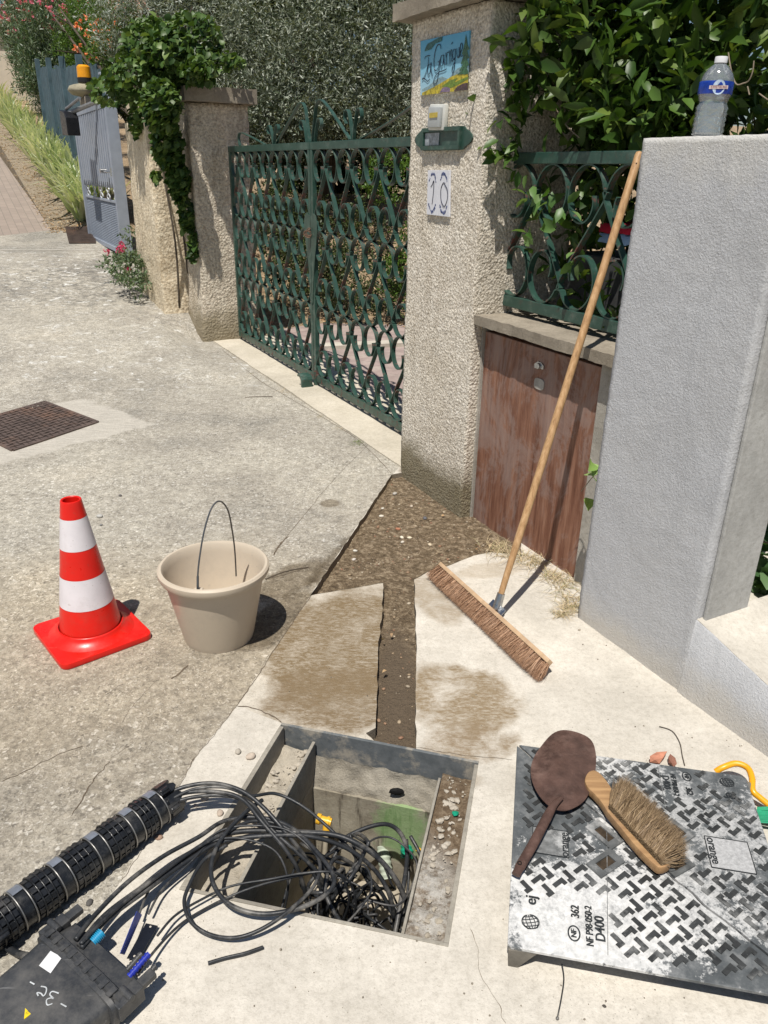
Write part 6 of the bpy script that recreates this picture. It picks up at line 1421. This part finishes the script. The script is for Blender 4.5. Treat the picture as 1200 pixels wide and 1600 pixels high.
bush('garden_shrub', 'dark shrub in the shade seen through the left gate leaf', Vector((-1.6, 10.4, .4)), [B(AY(400, 380, 10.3), (.8, .5, .55)), B(AY(440, 340, 10.6), (.8, .5, .4)), B(AY(520, 350, 10.6), (.8, .4, .3))], 1100, .055, .022, LGS, GS, 14)
bush('garden_shrub', 'dark evergreen hedge closing the garden under the olive crown', Vector((-.8, 13.4, 1.2)), [B(AY(420, 235, 13), (1.3, .7, .6)), B(AY(560, 240, 13), (1.4, .7, .7)), B(AY(660, 220, 13), (1.2, .7, .9)), B(AY(480, 120, 13.6), (2.4, .7, 1.5), 3), B(AY(600, 20, 13.8), (2.2, .7, 1.6), 3.2), B(AY(520, -60, 13.8), (2.6, .7, 1.0), 2), B(AY(420, 10, 14), (1.8, .7, 1.0), 1.5), B(AY(760, 150, 13), (1.4, .7, 1.4)), B(AY(330, 170, 14), (1.6, .7, 1.2))], 8500, .11, .05, LGS, GS, 15)
# iris bed
t = thing('iris_bed', 'bed of yellow striped sword leaved irises along the path', 'iris bed', UN(20, -1.9, 1.5)); P = []; D = []; LL = []
mb = MB()
for i in range(1500):
    u = 14.0+22*rnd.random()**1.5; n_ = rnd.uniform(-2.35, -1.72); b = UN(u, n_, street_z(u)); L = rnd.uniform(.6, 1.05); lean = Vector((.25*rnd.gauss(0, 1)+.12, -.35+.3*rnd.gauss(0, 1), 0)); wd = rnd.uniform(.022, .040)
    s_ = lean.cross(EZ); s_ = (s_.normalized() if s_.length > .01 else Vector((1, 0, 0)))*wd; s_ += Vector((rnd.gauss(0, .008), rnd.gauss(0, .008), 0)); pr_ = None; V = []
    dp = rnd.uniform(.5, 1.3)
    for k in range(6): f = k/5; c = b+lean*(L*(f+.5*f*f*dp))+EZ*(L*(f-.38*f**3*dp)); V += [c-s_*(1-f**2)*.8, c+s_*(1-f**2)*.8]
    mb.add(V, [(2*k, 2*k+1, 2*k+3, 2*k+2) for k in range(5)])
mb.build('leaves', LIR, t)
# valerian at the foot of the metal gate
t = thing('valerian_plant', 'small wild plant with crimson flowers at the foot of the metal gate', 'wild plant', UN(9.9, -1.7, .3))
P, D = twigleaves([B(WN(205, 430, -1.60)+Vector((0, 0, .05)), (.20, .2, .14), 3), B(WN(190, 415, -1.62), (.2, .2, .12), 1.5), B(WN(212, 390, -1.8), (.12, .2, .2), 1), B(WN(215, 445, -1.6), (.15, .15, .1), 1)], 260, .10, 7, .6); leaves('leaves', P, D, .05, .018, leafmat('valerian', [(.05, .09, .04), (.12, .17, .09), (.2, .25, .14)], .5, .2), t)
for x, y in ((165, 432), (162, 440), (166, 395), (192, 387), (187, 391), (200, 423), (190, 385)):
    P, D = twigleaves([B(WN(x, y, -1.55), .03)], 10, .02, 5, .5); leaves('flower_head', P, D, .022, .018, LRP, t)
# large leaves beyond the step on the right
t = thing('cabbage_plant', 'round leaved green plant past the end of the step on the right edge', 'plant', WN(1196, 900, -2.6)); cs = [V3(WN(x, y, -2.75)) for x, y in ((1190, 860), (1198, 905), (1185, 925), (1205, 940), (1215, 880), (1195, 800))]
Q_ = np.concatenate([c+rdir(9)*.05 for c in cs]); leaves('leaves', Q_, rng.normal(size=(len(Q_), 3))+np.array([0, -.8, 0]), .09, .08, leafmat('cabbage', [(.03, .08, .03), (.08, .15, .06), (.12, .2, .09)], .4, .2), t, True, fold=.1)
t = thing('twig', 'dark dead twig lying on the ledge at the right edge', 'twig', WN(1175, 965, -2.4)); MB().tube([G(1158, 972, .26), G(1170, 958, .27), G(1180, 946, .262)], .002, 5).tube([G(1170, 958, .27), G(1190, 966, .25)], .0018, 5).build('stick', BARK, t)
# dry grass at the foot of the door
def tuft(label, spots, n, L, cols, r_, sag=.8):
    m_ = bristle_mat('dry grass', cols); mb = MB()
    for i in range(n):
        c = spots[rnd.randrange(len(spots))]; b = c+Vector((rnd.gauss(0, r_), rnd.gauss(0, r_), 0)); a = rnd.uniform(0, 6.28); l = L*rnd.uniform(.4, 1.2); h = Vector((math.cos(a), math.sin(a), 0)); s_ = h.cross(EZ)*.0011; V = []
        up_ = rnd.uniform(.15, .9); cv = rnd.uniform(-.5, .5)
        for k in range(5): f = k/4; q = b+h*l*f+h.cross(EZ)*cv*l*f*f+EZ*(l*up_*(f-sag*f*f)); q.z = max(q.z, .002); V += [q-s_*(1-f*.8), q+s_*(1-f*.8)]
        mb.add(V, [(2*k, 2*k+1, 2*k+3, 2*k+2) for k in range(4)])
    return tag(mb.build('dry_grass', m_), label, 'dry grass', kind=None)
dry = [(.48, .37, .22), (.62, .50, .32), (.35, .27, .15), (.26, .27, .12)]
def GD(px, py): return G(px, py, .0)
tuft('dry straw grass in front of the foot of the brown meter door', [GD(x, y) for x, y in ((775, 858), (795, 868), (818, 872), (838, 882), (858, 900), (872, 905), (880, 918), (890, 935), (835, 875))], 520, .10, dry, .028)
tuft('dry grass tuft on the pale pavement between the broom and the grey wall', [GD(x, y) for x, y in ((875, 962), (885, 955), (893, 948))], 170, .075, dry, .016)
tuft('small dry weed in the joint by the gate stop', [GD(x, y) for x, y in ((445, 612), (458, 610), (470, 608))], 90, .07, dry, .04)
tuft('little green weed in the joint below the threshold', [GD(x, y) for x, y in ((560, 690), (556, 694))], 50, .05, [(.12, .16, .06), (.25, .28, .12)], .02)
tuft('sprig of dry weed in the joint along the far threshold', [GD(x, y) for x, y in ((497, 652), (530, 670), (362, 566), (390, 585))], 50, .04, dry, .02)
# dry leaves and debris
def scatter(name, label, cat, pts_, L, W, mat, kind='stuff', zl=.006):
    P = np.array([[p.x, p.y, p.z+zl] for p in pts_]); D = rng.normal(size=(len(P), 3)); D[:, 2] *= .25; o = leaves(name, P, D, L*rng.uniform(.5, 1.2, len(P)), W, mat, None, True, upb=3); tag(o, label, cat, kind=kind)
gp = []
for i in range(3800):
    y = rnd.uniform(6.8, 12.5); x = rnd.uniform(-3.4, 1.6); u, n_ = un(Vector((x, y)))
    if n_ > -2.9 or (y < 8.6 and rnd.random() > .04): continue
    gp.append(Vector((x, y, ground_z(x, y))))
scatter('fallen_leaves', 'fallen dry leaves covering the garden ground behind the gate', 'fallen leaves', gp, .055, .022, LDR)
gp = []
for i in range(2600):
    u = 13.2+20*rnd.random()**1.6; n_ = rnd.uniform(-2.3, -1.2); p = UN(u, n_); gp.append(Vector((p.x, p.y, street_z(u))))
scatter('bed_litter', 'dry straw litter on the soil of the iris bed', 'litter', gp, .07, .018, LDR)
gp = [G(x+rnd.uniform(-6, 6), y+rnd.uniform(-4, 4), .0) for x, y in ((752, 856), (768, 862), (760, 852), (745, 850), (700, 800), (608, 985), (604, 998), (608, 1040))]
scatter('fallen_leaves', 'a few dry leaf scraps on the damp trench soil by the door foot', 'fallen leaves', gp, .03, .012, LDR, None, -.01)
# pebbles in the trench: each one a stone, small ones together
m_ = bristle_mat('pebbles', [(.22, .16, .10), (.34, .26, .17), (.48, .41, .31), (.16, .12, .08), (.30, .16, .10), (.26, .19, .12)]); mb = MB(); k = 0
while k < 620:
    px, py = rnd.uniform(490, 770), rnd.uniform(745, 1165)
    p = G(px, py, -.02)
    if not inside(p, TRENCH): continue
    dens = .8*max(0, noise.noise(Vector((p.x*7, p.y*7, 9)))+.45) if py < 890 else .07
    if rnd.random() > dens: continue
    s_ = .0022+.0075*rnd.random()**5; mb.ball((p.x, p.y, soil_z(p.x, p.y)+s_*.25), s_, 1, .2, Matrix.Rotation(rnd.uniform(0, 3), 3, 'Z'), (1.2, .85, .6)); k += 1
tag(mb.build('gravel', m_, smooth='all'), 'small gravel and grit in the damp soil of the trench', 'gravel', kind='stuff')
GPB = 'pebbles lying in the trench'
for i, (px, py, s_, c) in enumerate(((596, 805, .011, (.62, .57, .48)), (617, 771, .013, (.40, .37, .33)), (628, 838, .010, (.66, .60, .48)), (640, 838, .010, (.64, .56, .42)), (629, 845, .009, (.58, .53, .45)), (672, 848, .010, (.60, .50, .36)), (555, 857, .009, (.6, .57, .5)), (553, 870, .009, (.55, .5, .45)), (664, 808, .012, (.12, .12, .13)), (622, 825, .011, (.38, .17, .10)), (598, 793, .008, (.62, .58, .5)), (643, 790, .010, (.5, .42, .33)))):
    p = G(px, py, -.02); mb = MB(); mb.ball((p.x, p.y, soil_z(p.x, p.y)+s_*.35), s_, 2, .08, Matrix.Rotation(i, 3, 'Z'), (1.3, .9, .6)); tag(mb.build('pebble', simple('pebble', c, .8, 0, .2, 60), smooth='all'), 'pebble lying in the damp soil of the trench', 'pebble', GPB)
GST = 'loose stones on the pavement and street'
for i, (px, py, s_, c) in enumerate(((156, 808, .013, (.45, .44, .41)), (158, 821, .006, (.2, .2, .2)), (188, 775, .008, (.14, .13, .12)), (248, 1310, .009, (.33, .22, .16)), (320, 1249, .009, (.42, .35, .28)), (344, 1272, .009, (.45, .37, .3)), (306, 1260, .006, (.42, .35, .3)), (392, 1184, .012, (.5, .42, .34)), (372, 1176, .009, (.4, .36, .3)), (944, 1573, .0035, (.08, .07, .06)), (905, 985, .005, (.3, .26, .2)), (140, 1412, .008, (.09, .085, .08)))):
    p = G(px, py, 0); mb = MB(); mb.ball((p.x, p.y, s_*.5), s_, 2, .08, Matrix.Rotation(i, 3, 'Z'), (1.3, 1.0, .7)); tag(mb.build('loose_stone', simple('stone', c, .85, 0, .25, 50), smooth='all'), 'small loose stone lying on the concrete', 'stone', GST)
mb = MB()
for i in range(260):      # mortar crumbs on the chamber ledges
    s0, s1 = ((.04, .17) if i % 2 else (.86, .96)); tt = rnd.uniform(.04, .6) if i % 2 else rnd.uniform(.05, .95); s_ = .002+.009*rnd.random()**3; p = Q(rnd.uniform(s0, s1), tt, -.072 if i % 2 else -.052); mb.ball(p, s_, 1, .3, Matrix.Rotation(rnd.uniform(0, 3), 3, 'Z'), (1.2, .9, .6))
tag(mb.build('mortar_crumbs', conc('crumbs', (.33, .29, .23), (.52, .47, .40))), 'mortar crumbs and grit on the ledges inside the chamber frame', 'rubble', kind='stuff')
mb = MB()
for i in range(520):      # grit scattered over the pale concrete
    px, py = rnd.uniform(120, 1180), rnd.uniform(980, 1595); p = G(px, py)
    if inside(p, PIT) or inside(p, TRENCH): continue
    s_ = .0009+.0022*rnd.random()**4; mb.ball((p.x, p.y, s_*.5), s_, 1, .2)
tag(mb.build('grit', simple('grit', (.22, .19, .15), .9, 0, .6, 200)), 'tiny grit scattered over the pale pavement around the chamber', 'grit', kind='stuff')
for px, py, lab in ((628, 1185, 'green scrap of plastic on the soil at the right ledge of the chamber'),):
    p = Q(.93, .28, -.045); mb = MB(); mb.ball(p, .012, 1, .35, sc=(1, .8, .3)); tag(mb.build('plastic_scrap', MGR), lab, 'scrap')
for P_, lab, r_ in (([(1030, 1135), (1050, 1142), (1062, 1160), (1066, 1180), (1070, 1196)], 'thin dry curved twig on the pavement behind the brick pieces', .0014), ([(383, 621), (404, 620), (426, 620)], 'dark straight stick on the street near the gate stop', .004), ([(415, 905), (445, 893), (482, 886)], 'thin stick lying against the trench corner by the bucket', .003)):
    tag(MB().tube(catmull([G(x, y, .004) for x, y in P_], 4), r_, 5).build('twig', BARK), lab, 'twig')
# folded red and blue cloth on the ground level behind the grille
t = thing('folded_cloth', 'red cloth over a blue striped one glimpsed behind the grille', 'cloth', WN(985, 362, -2.45))
for k, (c_, dz) in enumerate((((.55, .02, .05), .0), ((.35, .50, .75), -.04))):
    mb = MB(); n_ = 12; c = WN(975, 352, -2.45)+EZ*dz
    for j in range(5):
        for i in range(n_+1): q = c+EU*(.14-.28*i/n_)-EN*(.06*j)+EZ*(.012*noise.noise(Vector((i*.9, j*.9, k)))-.0); mb.v.append(tuple(q))
    for j in range(4):
        for i in range(n_): a = j*(n_+1)+i; mb.f.append((a, a+1, a+n_+2, a+n_+1))
    k0 = len(mb.v)
    for i in range(n_+1): v = Vector(mb.v[i]); mb.v.append(tuple(v-EZ*.035+EN*.004))
    for i in range(n_): mb.f.append((i, k0+i, k0+i+1, i+1))
    mb.build('fold', simple('cloth', c_, .9, 0, .2), t, smooth='all')
t = [o for o in bpy.data.objects if o.name.startswith('folded_cloth')][0]
mb = MB(); c = WN(985, 365, -2.58); mb.box((c.x, c.y, c.z/2-.03), (.45, .3, c.z-.12), Matrix((EU, EN, EZ)).transposed()); tag(mb.build('crate', simple('dark crate', (.06, .06, .06), .7), bevel=.01), 'dark crate behind the grille carrying the red and blue cloth', 'crate')
